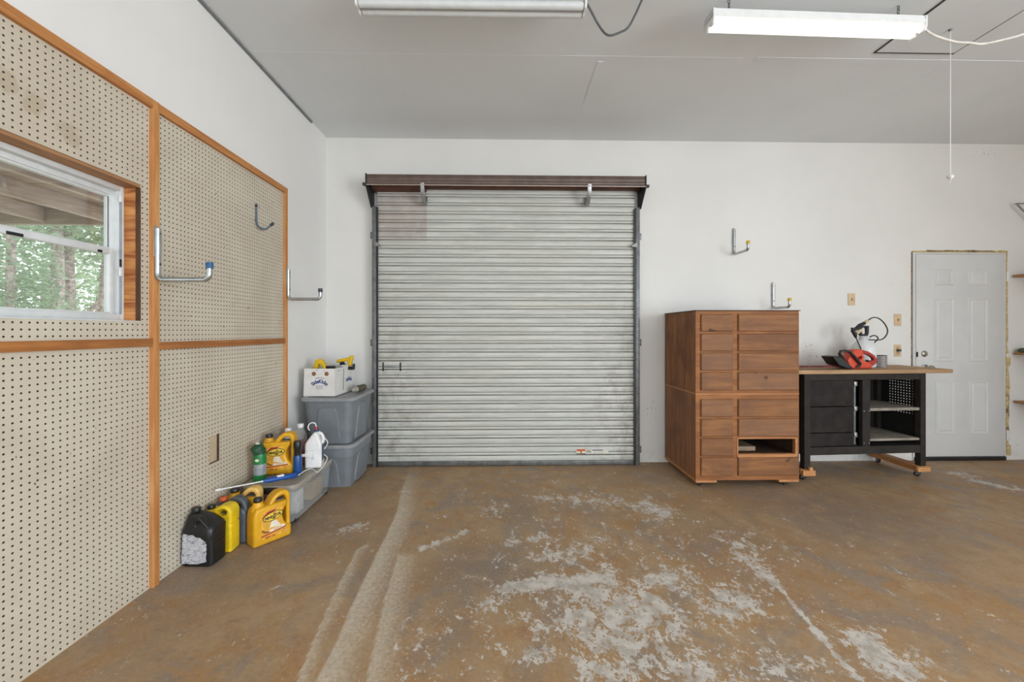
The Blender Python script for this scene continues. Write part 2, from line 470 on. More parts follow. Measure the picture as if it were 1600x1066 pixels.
def attr_grid(name, xs, ys, fn, mfun, m):
    vs = []; cols = []
    for y in ys:
        for x in xs:
            vs.append(fn(x, y)); r, g, b = mfun(x, y); cols += [r, g, b, 1]
    n = len(xs); fs = [(j * n + i, j * n + i + 1, (j + 1) * n + i + 1, (j + 1) * n + i) for j in range(len(ys) - 1) for i in range(n - 1)]
    me = bpy.data.meshes.new(name); me.from_pydata(vs, [], fs); me.materials.append(m)
    a = me.attributes.new('wear', 'FLOAT_COLOR', 'POINT'); a.data.foreach_set('color', cols)
    me.polygons.foreach_set('use_smooth', [True] * len(me.polygons))
    o = bpy.data.objects.new(name, me); COL.objects.link(o); return o

def rng(a, b, st):
    n = max(1, round((b - a) / st)); return [a + (b - a) * i / n for i in range(n + 1)]
xs = rng(XW - .16, 2.3, .0115) + rng(2.3, 5.6, .03)[1:]
ys = rng(-5.2, .8, .5) + rng(.8, 2.5, .0125)[1:] + rng(2.5, 4.1, .025)[1:]
tag(attr_grid('floor', xs, ys, lambda x, y: (x, y, fz(x, y)), wear, floor_mat()), 'worn brown stained concrete floor with flaked white paint', 'floor', None, 'structure')

# ------------------------------------------------------------------ walls, ceiling
def bw(x, z):
    s = 0; g = 0
    for (px, py, r, k) in ((1000, 400, .25, .6), (1018, 640, .22, 1.0), (575, 330, .12, .9), (1545, 240, .22, 1.0), (1480, 238, .16, .9), (1270, 560, .14, 1.0), (1400, 440, .2, .6), (1260, 540, .1, .8), (1580, 330, .1, .4), (1590, 700, .12, .9),
                           (572, 700, .12, 1.0), (1340, 395, .5, .35), (1190, 420, .4, .25), (1500, 390, .3, .5)):
        c = atY(px, py, D); q = ((x - c.x) ** 2 + (z - c.z) ** 2) / (r * r)
        if q < 6: s += k * math.exp(-q)
    g += .6 * sstep(.25, .0, z)
    return min(1.2, s), g, 0
o = attr_grid('wall_back', rng(XW - .15, 5.5, .03), rng(-.05, CEIL + .05, .03), lambda x, z: (x, D, z), bw, M_WALLB); tag(o, kind='structure')
WY0, WY1, WZ0, WZ1 = .86, 1.95, 1.346, 1.998          # window opening in the left wall
b = MB()
b.box(XW - .115, XW, -5.1, WY0, -.1, CEIL + .05); b.box(XW - .115, XW, WY1, D + .1, -.1, CEIL + .05)
b.box(XW - .115, XW, WY0, WY1, -.1, WZ0); b.box(XW - .115, XW, WY0, WY1, WZ1, CEIL + .05)
tag(b.build('wall_left', M_WALL, smooth=0), kind='structure')
XR = 5.36
tag(MB().box(XR, XR + .12, -5.1, -4.6, -.1, CEIL + .05).box(XR, XR + .12, -1.0, D + .1, -.1, CEIL + .05).box(XR, XR + .12, -4.6, -1.0, 2.75, CEIL + .05).build('wall_right', M_WALL, smooth=0), kind='structure')  # unseen side opening added to light the left wall
b = MB(); b.box(XW - .1, -1.3, -5.12, -5, -.1, CEIL); b.box(4.6, XR + .1, -5.12, -5, -.1, CEIL); b.box(-1.3, 4.6, -5.12, -5, 2.85, CEIL)
tag(b.build('wall_rear', M_WALL, smooth=0), kind='structure')
tag(MB().box(XW - .15, XR + .12, -5.15, D + .12, CEIL, CEIL + .12).build('ceiling', M_CEIL, smooth=0), kind='structure')
# ceiling cover strips, hatch seams and the corner channel
M_SEAM = mat('seam_dark', '#3c3a38', .8)  # dark colour of the hatch seams
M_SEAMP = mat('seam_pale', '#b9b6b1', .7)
def ctrim(n, x0, x1, y0, y1, m, h=.006):
    tag(MB().box(x0, x1, y0, y1, CEIL - h, CEIL + .002, .0003).build('trim_%d' % n, m, smooth=0), kind='structure')
ctrim(1, 1.75, XR, 2.735, 2.785, M_CEIL, .0022); ctrim(2, .66, .70, 2.80, 3.30, M_CEIL, .004); ctrim(3, .4, 1.66, 2.745, 2.785, M_CEIL, .0012)
ctrim(4, XW, .4, 2.75, 2.785, M_CEIL, .0007); ctrim(5, 3.12, 3.16, 2.8, 3.9, M_CEIL, .001); ctrim(6, .66, .70, 3.32, 3.9, M_CEIL, .0007)
hat = thing('door_3', 'attic hatch outlined by dark seams in the ceiling', 'hatch', (2.79, 2.2, CEIL), kind='structure')
MB().box(-.265, .265, -.9, .465, -.004, 0).build('hatch_panel', M_CEIL, hat, 0)
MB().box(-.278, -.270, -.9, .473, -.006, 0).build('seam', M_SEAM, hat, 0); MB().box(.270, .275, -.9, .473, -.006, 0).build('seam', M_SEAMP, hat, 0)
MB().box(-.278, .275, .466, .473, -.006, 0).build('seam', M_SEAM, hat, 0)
tag(MB().box(XW, XW + .014, -2, 3.655, CEIL - .012, CEIL, .001).box(XW, XW + .004, -2, 3.655, CEIL - .02, CEIL).build('trim_7', mat('grey_channel', '#8b8d8e', .5, .2), smooth=0), 'grey metal channel along the ceiling edge over the left wall', 'trim', None, 'structure')

# ------------------------------------------------------------------ pegboard wall
ph = atX(230, 300, XW + .008); pv = atX(6.6, 135 / 4.1, XW + .008)
M_PEG = pegboard_mat(ph.y, pv.z)
PX0, PX1 = XW + .001, XW + .008
def panel(y0, y1, z0, z1, hole=None):
    b = MB()
    if hole:
        a, c, e, g = hole
        b.box(PX0, PX1, y0, a, z0, z1); b.box(PX0, PX1, c, y1, z0, z1); b.box(PX0, PX1, a, c, z0, e); b.box(PX0, PX1, a, c, g, z1)
    else: b.box(PX0, PX1, y0, y1, z0, z1)
    return b
ZT = 2.39
p = panel(.3, 1.992, .02, ZT, (WY0, 1.949, WZ0, WZ1)).build('pegboard', M_PEG, smooth=0)
tag(p, 'tan pegboard around the window, left of the middle wooden upright', 'pegboard')
p = panel(2.03, 3.18, .02, ZT, (2.392, 2.466, .518, .680)).build('pegboard', M_PEG, smooth=0)
tag(p, 'tan pegboard without window, right of the middle wooden upright', 'pegboard')
BX = XW + .027
def batten(y0, y1, z0, z1, m, label):
    tag(MB().box(PX1 - .0006 if m is M_RAIL else PX0, BX, y0, y1, z0, z1, .002).build('wooden_batten', m, smooth=0), label, 'batten')
batten(1.993, 2.029, fz(XW, 2), ZT + .043, M_PINE, 'upright wooden batten from floor to top between the two pegboards')
batten(3.18, 3.214, fz(XW, 3.2), ZT + .0, M_PINE, 'upright wooden batten at the far end of the pegboard by the white wall')
batten(.3, 1.992, ZT, ZT + .043, M_PINEY, 'top wooden batten above the window pegboard')
batten(2.030, 3.214, ZT - .003, ZT + .040, M_PINEY, 'top wooden batten above the pegboard without window')
batten(.3, 1.992, 1.227, 1.265, M_RAIL, 'red-brown horizontal batten below the window')
batten(2.030, 3.179, 1.208, 1.246, M_RAIL, 'red-brown horizontal batten across the pegboard without window')
# cut-out for a socket box low in the second pegboard
s = thing('socket_cutout', 'square socket opening cut into the lower pegboard', 'socket', (PX1, 2.43, .6))
MB().box(-.006, -.004, -.036, .036, -.078, .078).build('backing', mat('bare_board', '#bda88a', .8), s, 0)
b = MB(); b.box(-.006, .0035, .028, .038, -.082, .082); b.box(-.006, .002, -.038, .03, -.082, -.076)
b.build('rim', mat('dark_edge', '#4a3829', .8, 0, .2, 60), s, 0)  # darker strips along the far side and bottom of the opening

# ------------------------------------------------------------------ window
w = thing('window_1', 'white aluminium sash window in the pegboard wall', 'window', (0, 0, 0), kind='structure')
b = MB()
b.box(XW - .115, XW, 1.9475, 1.9495, WZ0, WZ1); b.build('lining', M_JAMB, w, 0)
b = MB(); b.box(XW - .115, XW + .004, WY0, 1.947, WZ1 - .014, WZ1 - .001); b.build('lining', wood('head_lining', '#9c7250', '#b98b64', 'Y', 24), w, 0)
b = MB(); b.box(XW - .115, XW + .004, WY0, 1.947, WZ0 + .0005, WZ0 + .004); b.build('sill', M_WHITEAL, w, 0)
b = MB(); b.box(XW - .016, XW + .006, 1.9455, 1.9485, WZ0 + .004, WZ1 - .015); b.build('inner_strip', wood('dark_strip', '#4c3424', '#6a4a35', 'Z', 30), w, 0)
b = MB()
fx0, fx1 = XW - .112, XW - .07; fy0, fy1, fz0, fz1 = WY0 + .02, 1.947, WZ0 + .005, WZ1 - .014
def frame(b, x0, x1, y0, y1, z0, z1, t, tt=None, tb=None):
    tt = tt or t; tb = tb or t
    b.box(x0, x1, y0, y0 + t, z0, z1, .002); b.box(x0, x1, y1 - t, y1, z0, z1, .002)
    b.box(x0, x1, y0 + t, y1 - t, z1 - tt, z1, .002); b.box(x0, x1, y0 + t, y1 - t, z0, z0 + tb, .002)
frame(b, fx0, fx1, fy0, fy1, fz0, fz1, .016, .022, .03)
b.box(fx0 - .02, fx0 + .012, fy0 + .02, fy1 - .02, fz1 - .045, fz1 - .02, .002)
b.box(fx0 - .02, fx0 + .008, fy1 - .030, fy1 - .001, fz0 + .03, fz1 - .001, .002)
b.build('frame', M_WHITEAL, w)
MB().box(fx1 - .006, fx1 + .003, fy1 - .0185, fy1 - .0155, fz0 + .03, fz1 - .05).build('track', mat('track_grey', '#9aa4ab', .4, .3), w, 0)
MB().box(fx1 - .002, fx1 + .008, fy1 - .027, fy1 - .014, fz1 - .075, fz1 - .045, .002).build('balance_clip', M_WHITEPL, w)
MB().box(fx1 - .002, fx1 + .006, fy1 - .027, fy1 - .015, 1.56, 1.60, .002).build('balance_clip', M_WHITEPL, w)
MB().box(fx1 - .002, fx1 + .005, fy1 - .023, fy1 - .016, 1.605, 1.64, .002).build('balance_slot', M_BLACK, w)
su = MB(); frame(su, fx0 - .018, fx0 + .004, fy0 + .022, fy1 - .022, 1.665, fz1 - .04, .016, .014, .028)
us = su.build('upper_sash', M_WHITEAL, w)
MB().box(fx0 - .009, fx0 - .005, fy0 + .03, fy1 - .034, 1.69, fz1 - .05).build('pane', M_GLASS, us, 0)
MB().box(fx0 + .004, fx0 + .0055, fy1 - .041, fy1 - .038, 1.693, fz1 - .054).build('gasket', M_RUBBER, us, 0)
sl = MB(); frame(sl, fx0 + .008, fx0 + .034, fy0 + .022, fy1 - .043, fz0 + .012, 1.682, .02, .026, .026)
ls = sl.build('lower_sash', M_WHITEAL, w)
MB().box(fx0 + .018, fx0 + .022, fy0 + .035, fy1 - .056, fz0 + .03, 1.665).build('pane', M_GLASS, ls, 0)
for yy in (1.50, 1.83): MB().box(fx0 + .034, fx0 + .038, yy, yy + (.05 if yy < 1.6 else .018), 1.655, 1.667).build('latch', M_BLACK, ls, 0)

# ------------------------------------------------------------------ outside: porch roof, lawn, trees
M_PORCH = wood('porch_timber', '#a8968a', '#c4b0a2', 'Y', 16, .8, '#6b6560')
pr = thing('porch_roof', 'timber porch roof with bare joists outside the window', 'roof', (-3.6, 1.0, 2.37))
MB().box(-1.75, 1.72, -3.2, 3.3, .15, .175).build('deck', wood('porch_deck', '#98867a', '#b09c8e', 'X', 12, .8), pr, 0)
for k in range(6): MB().box(1.5 - .61 * k - .02, 1.5 - .61 * k + .02, -3.2, 3.05, .01, .15, .003).build('joist', M_PORCH, pr, 0)
MB().box(-1.75, 1.72, 3.05, 3.10, -.01, .19, .003).build('header_beam', wood('porch_header', '#8d7f72', '#a89a8c', 'X', 14, .8), pr, 0)
for xx in (-1.7,): MB().box(xx, xx + .09, 2.98, 3.07, -2.5, .01, .004).build('post', wood('porch_post', '#7f7268', '#9d8d80', 'Z', 14, .8), pr, 0)
for xx in (-1.7,): MB().box(xx, xx + .09, -3.1, -3.01, -2.5, .01, .004).build('post', wood('porch_post', '#7f7268', '#9d8d80', 'Z', 14, .8), pr, 0)
lawn = MB().add([(-40, -14, -.12), (XW - .12, -14, -.12), (XW - .12, 40, -.12), (-40, 40, -.12)], [(0, 1, 2, 3)]).build('lawn', mat('lawn_pale', '#b5af9c', .9, 0, .12, 3), smooth=0)  # pale instead of green so it bounces light up to the porch joists
tag(lawn, 'pale lawn beyond the window, toned to bounce light', 'lawn', None, 'structure')
dr = MB().add([(XW - .12, -14, -.13), (20, -14, -.13), (20, -5.05, -.13), (XW - .12, -5.05, -.13), (XR + .13, -5.05, -.13), (20, 10, -.13), (XR + .13, 10, -.13)], [(0, 1, 2, 3), (4, 2, 5, 6)]).build('driveway_ground', mat('concrete_apron', '#a9a59c', .9, 0, .1, 3), smooth=0)
tag(dr, kind='structure')
M_BARK = mat('bark', '#a3948c', .9, 0, .22, 14, .6)
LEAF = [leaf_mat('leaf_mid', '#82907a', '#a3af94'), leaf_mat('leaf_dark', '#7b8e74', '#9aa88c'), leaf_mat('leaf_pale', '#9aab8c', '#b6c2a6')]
def leaves(b, c, rad, n, size):
    n = int(n * 1.7); size *= .66
    for _ in range(n):
        while True:
            q = Vector((random.uniform(-1, 1), random.uniform(-1, 1), random.uniform(-1, 1)))
            if q.length < 1: break
        q = Vector(c) + Vector((q.x * rad[0], q.y * rad[1], q.z * rad[2]))
        s = size * random.uniform(.6, 1.3)
        m = Matrix.Rotation(random.uniform(0, 6.28), 3, 'Z') @ Matrix.Rotation(random.uniform(-1.4, 1.4), 3, 'X') @ Matrix.Rotation(random.uniform(-.9, .9), 3, 'Y')
        b.add([q + m @ Vector(v) * s for v in ((-.5, 0, 0), (0, -.28, .06), (.5, 0, 0), (0, .28, .06))], [(0, 1, 2, 3)])
def tree(px, d, r, lean, crown, lm, label, extra=None):
    u = (px - 800) / FPX; l = u * d
    x, y = l * CS + d * SN, d * CS - l * SN
    t = thing('tree', label, 'tree', (x, y, -.12), group='trees beyond the porch')
    b = MB(); b.tube(catmull([(0, 0, 0), (lean * .3, 0, 1.2), (lean * .6, .05, 2.4), (lean, 0, 4.2)], 5), [r * (1.15 - .03 * k) for k in range(16)], 9)
    if extra:
        for e in extra: b.tube(catmull(e, 5), [r * .5 * (1 - .04 * k) for k in range((len(e) - 1) * 5 + 1)], 7)
    b.build('trunk', M_BARK, t)
    lb = MB()
    for (c, rad, n, s) in crown: leaves(lb, c, rad, n, s)
    lb.build('foliage', LEAF[lm], t, 0)
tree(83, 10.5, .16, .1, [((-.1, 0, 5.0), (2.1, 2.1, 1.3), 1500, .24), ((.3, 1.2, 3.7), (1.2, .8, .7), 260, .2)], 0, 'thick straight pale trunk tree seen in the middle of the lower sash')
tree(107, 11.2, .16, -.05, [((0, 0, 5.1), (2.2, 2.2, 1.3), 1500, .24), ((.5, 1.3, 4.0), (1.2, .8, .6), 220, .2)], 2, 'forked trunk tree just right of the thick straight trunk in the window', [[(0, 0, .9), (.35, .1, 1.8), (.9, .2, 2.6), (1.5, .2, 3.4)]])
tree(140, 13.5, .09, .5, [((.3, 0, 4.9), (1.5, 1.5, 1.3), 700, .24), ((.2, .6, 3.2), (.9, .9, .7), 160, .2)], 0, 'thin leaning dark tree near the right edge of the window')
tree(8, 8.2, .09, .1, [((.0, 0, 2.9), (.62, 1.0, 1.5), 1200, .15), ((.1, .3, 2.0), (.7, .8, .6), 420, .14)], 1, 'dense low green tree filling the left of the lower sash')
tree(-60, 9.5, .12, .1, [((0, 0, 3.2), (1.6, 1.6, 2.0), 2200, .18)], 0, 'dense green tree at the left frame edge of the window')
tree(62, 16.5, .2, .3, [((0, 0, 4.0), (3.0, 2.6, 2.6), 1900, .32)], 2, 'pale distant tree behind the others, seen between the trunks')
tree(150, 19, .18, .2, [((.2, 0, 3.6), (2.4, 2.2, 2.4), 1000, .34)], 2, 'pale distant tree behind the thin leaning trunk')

# ------------------------------------------------------------------ roll-up door
PITCH, CZ0, CZ1, CY = .0834, .045, 2.66, 3.895
rd = thing('door_1', 'closed grey corrugated roll-up door with brown hood', 'roll-up door', (0, 0, 0), kind='structure')
prof = []
for f, o in ((0, .0), (.04, -.004), (.15, -.0065), (.3, -.0075), (.45, -.0065), (.575, -.004), (.61, .0), (.635, .004), (.655, .004), (.67, -.001), (.71, -.006), (.81, -.0085), (.91, -.006), (.95, -.001), (.97, .004), (.99, .004)):
    prof.append((f, o))
rows = []; k = 0; z = CZ0
while CZ0 + k * PITCH < CZ1:
    for f, o in prof: rows.append((CZ0 + (k + f) * PITCH, CY + o))
    k += 1
vs = []; cx = rng(-1.216, 1.277, .25); n = len(cx)
for (zz, yy) in rows:
    for xx in cx: vs.append((xx, yy, zz))
fs = [(j * n + i, j * n + i + 1, (j + 1) * n + i + 1, (j + 1) * n + i) for j in range(len(rows) - 1) for i in range(n - 1)]
MB().add(vs, fs).build('slat_curtain', shutter_mat(CZ0, PITCH), rd, 30)
MB().box(-1.216, 1.277, CY - .014, CY + .02, .004, .046, .003).box(-1.216, 1.277, CY - .02, CY - .012, .02, .026).build('bottom_bar', mat('bottom_bar_steel', '#6c6c69', .5, .3, .15, 12), rd)
MB().box(-1.21, 1.27, CY - .01, CY + .02, fz(0, 3.9), .006).build('rubber_seal', M_RUBBER, rd, 0)
for sx, x in ((-1, -1.216), (1, 1.277)):
    b = MB(); b.box(min(x + sx * .004, x + sx * .042), max(x + sx * .004, x + sx * .042), CY - .035, D - .001, .0, 2.50, .002)
    b.build('guide_rail', M_STEEL, rd)
    MB().box(min(x - sx * .012, x + sx * .006), max(x - sx * .012, x + sx * .006), CY - .030, CY - .016, .0, 2.49, .001).build('rail_lip', M_BLACK, rd, 0)
    for zc in (.13, 1.19, 2.24):
        h = MB().box(min(x + sx * .042, x + sx * .088), max(x + sx * .042, x + sx * .088), D - .008, D - .001, zc - .032, zc + .032, .001).build('wall_clip', M_STEEL, rd)
        MB().cyl((x + sx * .070, D - .012, zc), (x + sx * .070, D - .007, zc), .009, 8).build('bolt', M_GALV, h)
    b = MB(); b.slab([[(0, -.012), (.055 * -sx, -.004), (.055 * -sx, .004), (.02 * -sx, .03), (0, .035)]], .03, .002, XZ)
    b.build('slide_stop', mat('stop_steel', '#8e8d88', .45, .5), rd, 30, (x + sx * .01, CY - .045, 2.12))
    # end plate of the hood, wider at the top
    b = MB(); b.slab([[(D - .001, 2.76), (3.735, 2.752), (3.715, 2.69), (3.72, 2.64), (3.76, 2.6), (3.86, 2.49), (D - .001, 2.49)]], .006, 0, Matrix(((0, 0, 1, 0), (1, 0, 0, 0), (0, 1, 0, 0), (0, 0, 0, 1))))
    b.build('end_plate', M_DKSTEEL, rd, 20, (x + sx * .053, 0, 0))
    MB().box(min(x + sx * .05, x + sx * .085), max(x + sx * .05, x + sx * .085), 3.72, 3.75, 2.648, 2.672, .002).build('end_bolt', M_DKSTEEL, rd)
hx0, hx1 = -1.262, 1.322
for xx in (hx0 - .011, hx1 + .001): MB().box(xx, xx + .010, 3.712, 3.80, 2.648, 2.757, .002).build('hood_end_cap', M_DKSTEEL, rd, 0)
hp = [(D - .002, 2.762), (3.74, 2.757), (3.728, 2.75)]
for zz in (2.735, 2.715, 2.70, 2.685, 2.67): hp += [(3.724 if len(hp) % 2 else 3.721, zz)]
hp += [(3.712, 2.655), (3.712, 2.648), (3.73, 2.650), (3.74, 2.70), (D - .002, 2.735)]
b = MB(); b.loft([[(hx0, y, z) for y, z in hp], [(hx1, y, z) for y, z in hp]]); b.build('hood', M_HOOD, rd, 12)
b = MB(); b.box(hx0, hx1, 3.706, 3.716, 2.645, 2.653, .002); b.build('hood_lip', mat('lip_pale', '#b3a59c', .4, .2), rd)
b = MB(); b.loft([[(xx, CY - .02 + .085 * math.cos(a) , 2.70 + .06 * math.sin(a)) for a in [2 * PI * k / 16 for k in range(16)]] for xx in (-1.25, -.745)])
b.build('drum_cover', M_HOODIN, rd)
b = MB(); b.loft([[(xx, CY - .03 + .06 * math.cos(a) , 2.70 + .035 * math.sin(a)) for a in [2 * PI * k / 16 for k in range(16)]] for xx in (-.745, 1.31)])
b.build('drum_cover', M_HOODIN, rd)
for px in (661, 920):
    xx = atY(px, 300, 3.75).x
    b = MB(); b.slab([[(3.705, 2.668), (3.722, 2.668), (3.75, 2.60), (3.80, 2.535), (3.85, 2.53), (3.875, 2.60), (3.87, 2.535), (3.85, 2.505), (3.80, 2.505), (3.755, 2.54), (3.715, 2.60)]], .034, .001, Matrix(((0, 0, 1, 0), (1, 0, 0, 0), (0, 1, 0, 0), (0, 0, 0, 1))))
    b.build('hood_support', M_GALV, rd, 25, (xx, 0, 0))
for px in (599, 626):
    q = atY(px, 573, CY); b = MB(); b.box(q.x - .007, q.x + .007, CY - .0105, CY + .001, q.z - .042, q.z + .042, .002)
    b.build('latch_slot', M_BLACK, rd)
q = atY(612, 573, CY); MB().box(q.x - .075, q.x + .075, CY - .012, CY - .002, q.z - .012, q.z + .012, .002).build('latch_bar', mat('latch_grey', '#8b8d8c', .4, .4), rd)
q = atY(908, 706, CY - .01); q.y = CY - .0105
s = MB().box(-.048, .048, 0, .0015, -.026, .026).build('sticker', mat('sticker_cream', '#d8cdb4', .6), rd, 0, q)
MB().box(-.042, .042, -.0005, .0005, .006, .024).box(-.008, .008, -.0005, .0005, -.014, .006).build('mark', mat('sticker_orange', '#b9562a', .6), s, 0)
MB().box(-.045, .045, -.0005, .0005, -.025, -.017).build('mark', M_BLACK, s, 0)
q = atY(937, 705, CY - .01); q.y = CY - .0105
s = MB().box(-.085, .085, 0, .0015, -.02, .02).build('sticker', mat('sticker_pale', '#cfccc0', .6), rd, 0, q)
MB().box(-.072, .03, -.0005, .0005, .004, .013).build('mark', mat('sticker_ink', '#4d4f72', .6), s, 0)

# ------------------------------------------------------------------ entry door
ed = thing('door_2', 'white six panel entry door with foam filled rough edges', 'door', (0, 0, 0), kind='structure')
ex0, ex1, ez0, ez1 = 4.145, 5.058, .045, 2.075
FY = D - .012
M_DOOR = mat('door_white', '#cfcfce', .45, 0, .02, 3)
b = MB(); b.box(ex0, ex1, FY, D - .001, ez0, ez1, .002)
slab = b.build('door_leaf', M_DOOR, ed)
def pan(px0, px1, py0, py1):
    a = atY(px0, py0, FY); c = atY(px1, py1, FY); b = MB()
    x0, x1, z1, z0 = a.x, c.x, a.z, c.z
    # moulded ring: raised bead, sunk groove, raised field
    R0 = [(x0, z0), (x1, z0), (x1, z1), (x0, z1)]
    def ring(i, y): return [(x0 + i, y, z0 + i), (x1 - i, y, z0 + i), (x1 - i, y, z1 - i), (x0 + i, y, z1 - i)]
    b.loft([ring(0, FY), ring(.004, FY - .004), ring(.014, FY - .0045), ring(.024, FY - .0005), ring(.034, FY - .0008), ring(.046, FY - .005)], cap=False)
    r = ring(.046, FY - .005); b.add(r, [(0, 1, 2, 3)])
    b.build('moulded_panel', M_DOOR, slab, 15)
for (a, c) in ((1459, 1490), (1512, 1543)):
    pan(a, c, 421, 446); pan(a, c + 1, 466, 565); pan(a + 2, c + 2, 595, 679)
M_NICK = mat('satin_nickel', '#a9a49c', .3, .8, .06)
q = atY(1444, 553, FY)
MB().lathe([(.0, 0), (.031, 0), (.031, .006), (.026, .012), (.014, .016), (.014, .02), (0, .02)], 20, Matrix.Rotation(PI / 2, 4, 'X')).build('deadbolt', M_NICK, ed, 35, (q.x, FY, q.z))
q = atY(1445, 574.5, FY)
MB().lathe([(.0, 0), (.032, 0), (.032, .006), (.014, .014), (.012, .04), (.026, .05), (.03, .065), (.024, .078), (0, .08)], 20, Matrix.Rotation(PI / 2, 4, 'X')).build('door_knob', M_NICK, ed, 35, (q.x, FY, q.z))
for (px, py, h) in ((1431, 554, .055), (1431, 574, .03)):
    q = atY(px, py, D); MB().box(q.x - .012, q.x + .012, D - .012, D - .004, q.z - h / 2, q.z + h / 2, .002).build('strike_plate', mat('strike_grey', '#8a8a88', .5), ed)
for py in (432, 560, 680):
    q = atY(1571.5, py, D); MB().cyl((q.x, D - .014, q.z - .05), (q.x, D - .014, q.z + .05), .008, 8).build('hinge', M_WHITEPL, ed)
b = MB(); b.box(ex0 - .03, ex0 - .004, D - .01, D - .001, .01, ez1 + .004, .001); b.box(ex1 + .002, ex1 + .014, D - .01, D - .001, .01, ez1 + .004, .001); b.box(ex0 - .03, ex1 + .014, D - .01, D - .001, ez1 + .004, ez1 + .02, .001)
b.build('jamb', M_DOOR, ed, 0)
MB().box(ex0 - .02, ex1 + .01, D - .02, D - .001, .0, .038, .003).build('threshold', M_BLACK, ed)
M_FOAM = mat('spray_foam', '#c8b07c', .85, 0, .14, 40, .5); M_RAW = mat('rough_gap', '#8c7355', .9, 0, .3, 40)
def foam(b, pts, r0, amp, seed):
    pts = catmull(pts, 14); rs = [r0 * (1 + amp * mnoise.noise(Vector((p.x * 9 + seed, p.z * 9, seed)))) + .001 for p in pts]; b.tube(pts, rs, 7)
b = MB(); xr = ex1 + .028
foam(b, [(xr - .004, D - .003, 2.1), (xr - .002, D - .003, 1.6), (xr, D - .003, 1.2)], .009, .5, 1)
foam(b, [(xr, D - .003, 1.2), (xr + .006, D - .003, .8), (xr + .004, D - .003, .4), (xr + .006, D - .003, .06)], .013, 1.0, 4)
foam(b, [(xr + .004, D - .003, .95), (xr + .004, D - .003, 1.0), (xr + .002, D - .003, 1.04)], .024, .3, 6)
foam(b, [(xr + .006, D - .003, .05), (xr + .012, D - .003, .09), (xr + .006, D - .003, .15)], .022, .5, 8)
foam(b, [(ex1 - .05, D - .003, ez1 + .03), (ex1 - .01, D - .003, ez1 + .032), (ex1 + .03, D - .003, ez1 + .03)], .013, .6, 3)
foam(b, [(ex0 - .035, D - .002, ez1 + .028), (4.5, D - .002, ez1 + .03), (ex1 - .05, D - .002, ez1 + .028)], .009, .5, 5)
b.build('foam_seal', M_FOAM, ed, 60)
b = MB(); foam(b, [(4.26, D - .006, ez1 + .034), (4.6, D - .006, ez1 + .035), (4.95, D - .006, ez1 + .034)], .008, .7, 2)
foam(b, [(ex0 - .036, D - .001, 2.1), (ex0 - .037, D - .001, 1.5), (ex0 - .036, D - .001, .1)], .0032, .4, 9)
foam(b, [(xr + .005, D - .002, .75), (xr + .008, D - .002, .5), (xr + .006, D - .002, .2)], .013, .7, 12)
b.build('rough_edge', M_RAW, ed, 60)

# ------------------------------------------------------------------ switch plates on the back wall
def plate(px, py, label, name='light_switch', cat='switch', plug=False):
    q = atY(px, py, D); t = thing(name, label, cat, (q.x, D, q.z))
    MB().box(-.036, .036, -.007, -.0005, -.06, .06, .003).build('cover_plate', M_CREAM, t)
    if plug:
        for s in (-1, 1): MB().lathe([(0, 0), (.016, 0), (.015, .003), (0, .003)], 14, Matrix.Translation((0, -.007, s * .022)) @ Matrix.Rotation(PI / 2, 4, 'X')).build('socket', mat('socket_tan', '#b49a70', .5), t)
        MB().box(-.016, .016, -.03, -.009, -.008, .014, .004).build('plug', M_DKSTEEL, t)
    else:
        MB().box(-.006, .006, -.017, -.006, -.01, .012, .002).build('toggle', mat('toggle_tan', '#b08f63', .5), t)
    return t
plate(1330, 468, 'cream switch plate alone on the wall above the chest and bench')
plate(1402, 500, 'cream switch plate left of the entry door, above the socket')
plate(1402, 548, 'cream socket plate with dark plug above the workbench', 'wall_socket', 'socket', True)

# ------------------------------------------------------------------ tube hooks
M_TUBE = mat('zinc_tube', '#b4b7b7', .3, .85, .06)
def hook(label, loc, rz, tip, L=.25, H=.25, up=.085, r=.0125):
    t = thing('wall_hook', label, 'hook', loc, rz, 'tube utility hooks')
    c = .03
    pts = [(.012, 0, H), (.012, 0, H * .7), (.012, 0, c + .02)]
    for k in range(6): a = PI + (PI / 2) * k / 5; pts.append((.012 + c + c * math.cos(a), 0, c + c * math.sin(a)))
    pts.append((L * .5, 0, 0))
    for k in range(6): a = -PI / 2 + (PI / 2) * k / 5; pts.append((L - c + c * math.cos(a), 0, c + c * math.sin(a)))
    pts += [(L, 0, up - .02)]
    rs = [r * 1.15, r * 1.15] + [r] * (len(pts) - 2)
    MB().tube(pts, rs, 12).build('bent_tube', M_TUBE, t, 50)
    MB().box(.0005, .004, -.012, .012, H * .45, H + .012, .001).build('back_strap', M_TUBE, t)
    for zz in (H - .025, .075): MB().lathe([(0, 0), (.007, 0), (.005, .004), (0, .004)], 10, Matrix.Translation((.022, 0, zz)) @ Matrix.Rotation(PI / 2, 4, 'Y')).build('screw', M_DKSTEEL, t)
    MB().lathe([(0, up - .03), (r * 1.3, up - .03), (r * 1.35, up - .004), (r * 1.2, up), (0, up)], 14, Matrix.Translation((L, 0, 0))).build('end_cap', tip, t)
    return t
M_TIPB = mat('blue_tip', '#2f5c88', .5); M_TIPY = mat('yellow_tip', '#cfae3c', .5); M_TIPD = mat('dark_blue_tip', '#3a4652', .5)
qa = atX(243, 437, BX); hook('steel tube hook with blue tip on the middle wooden upright', (BX, 2.004, qa.z), 0, M_TIPB, .262)
qb = atX(451, 468, BX); hook('steel tube hook with dark tip on the far wooden upright', (BX, 3.197, qb.z), 0, M_TIPD, .262, .235)
qc = atY(1146, 398, D); hook('steel tube hook with yellow tip high on the white back wall', (qc.x, D, qc.z), -PI / 2, M_TIPY, .24, .25)
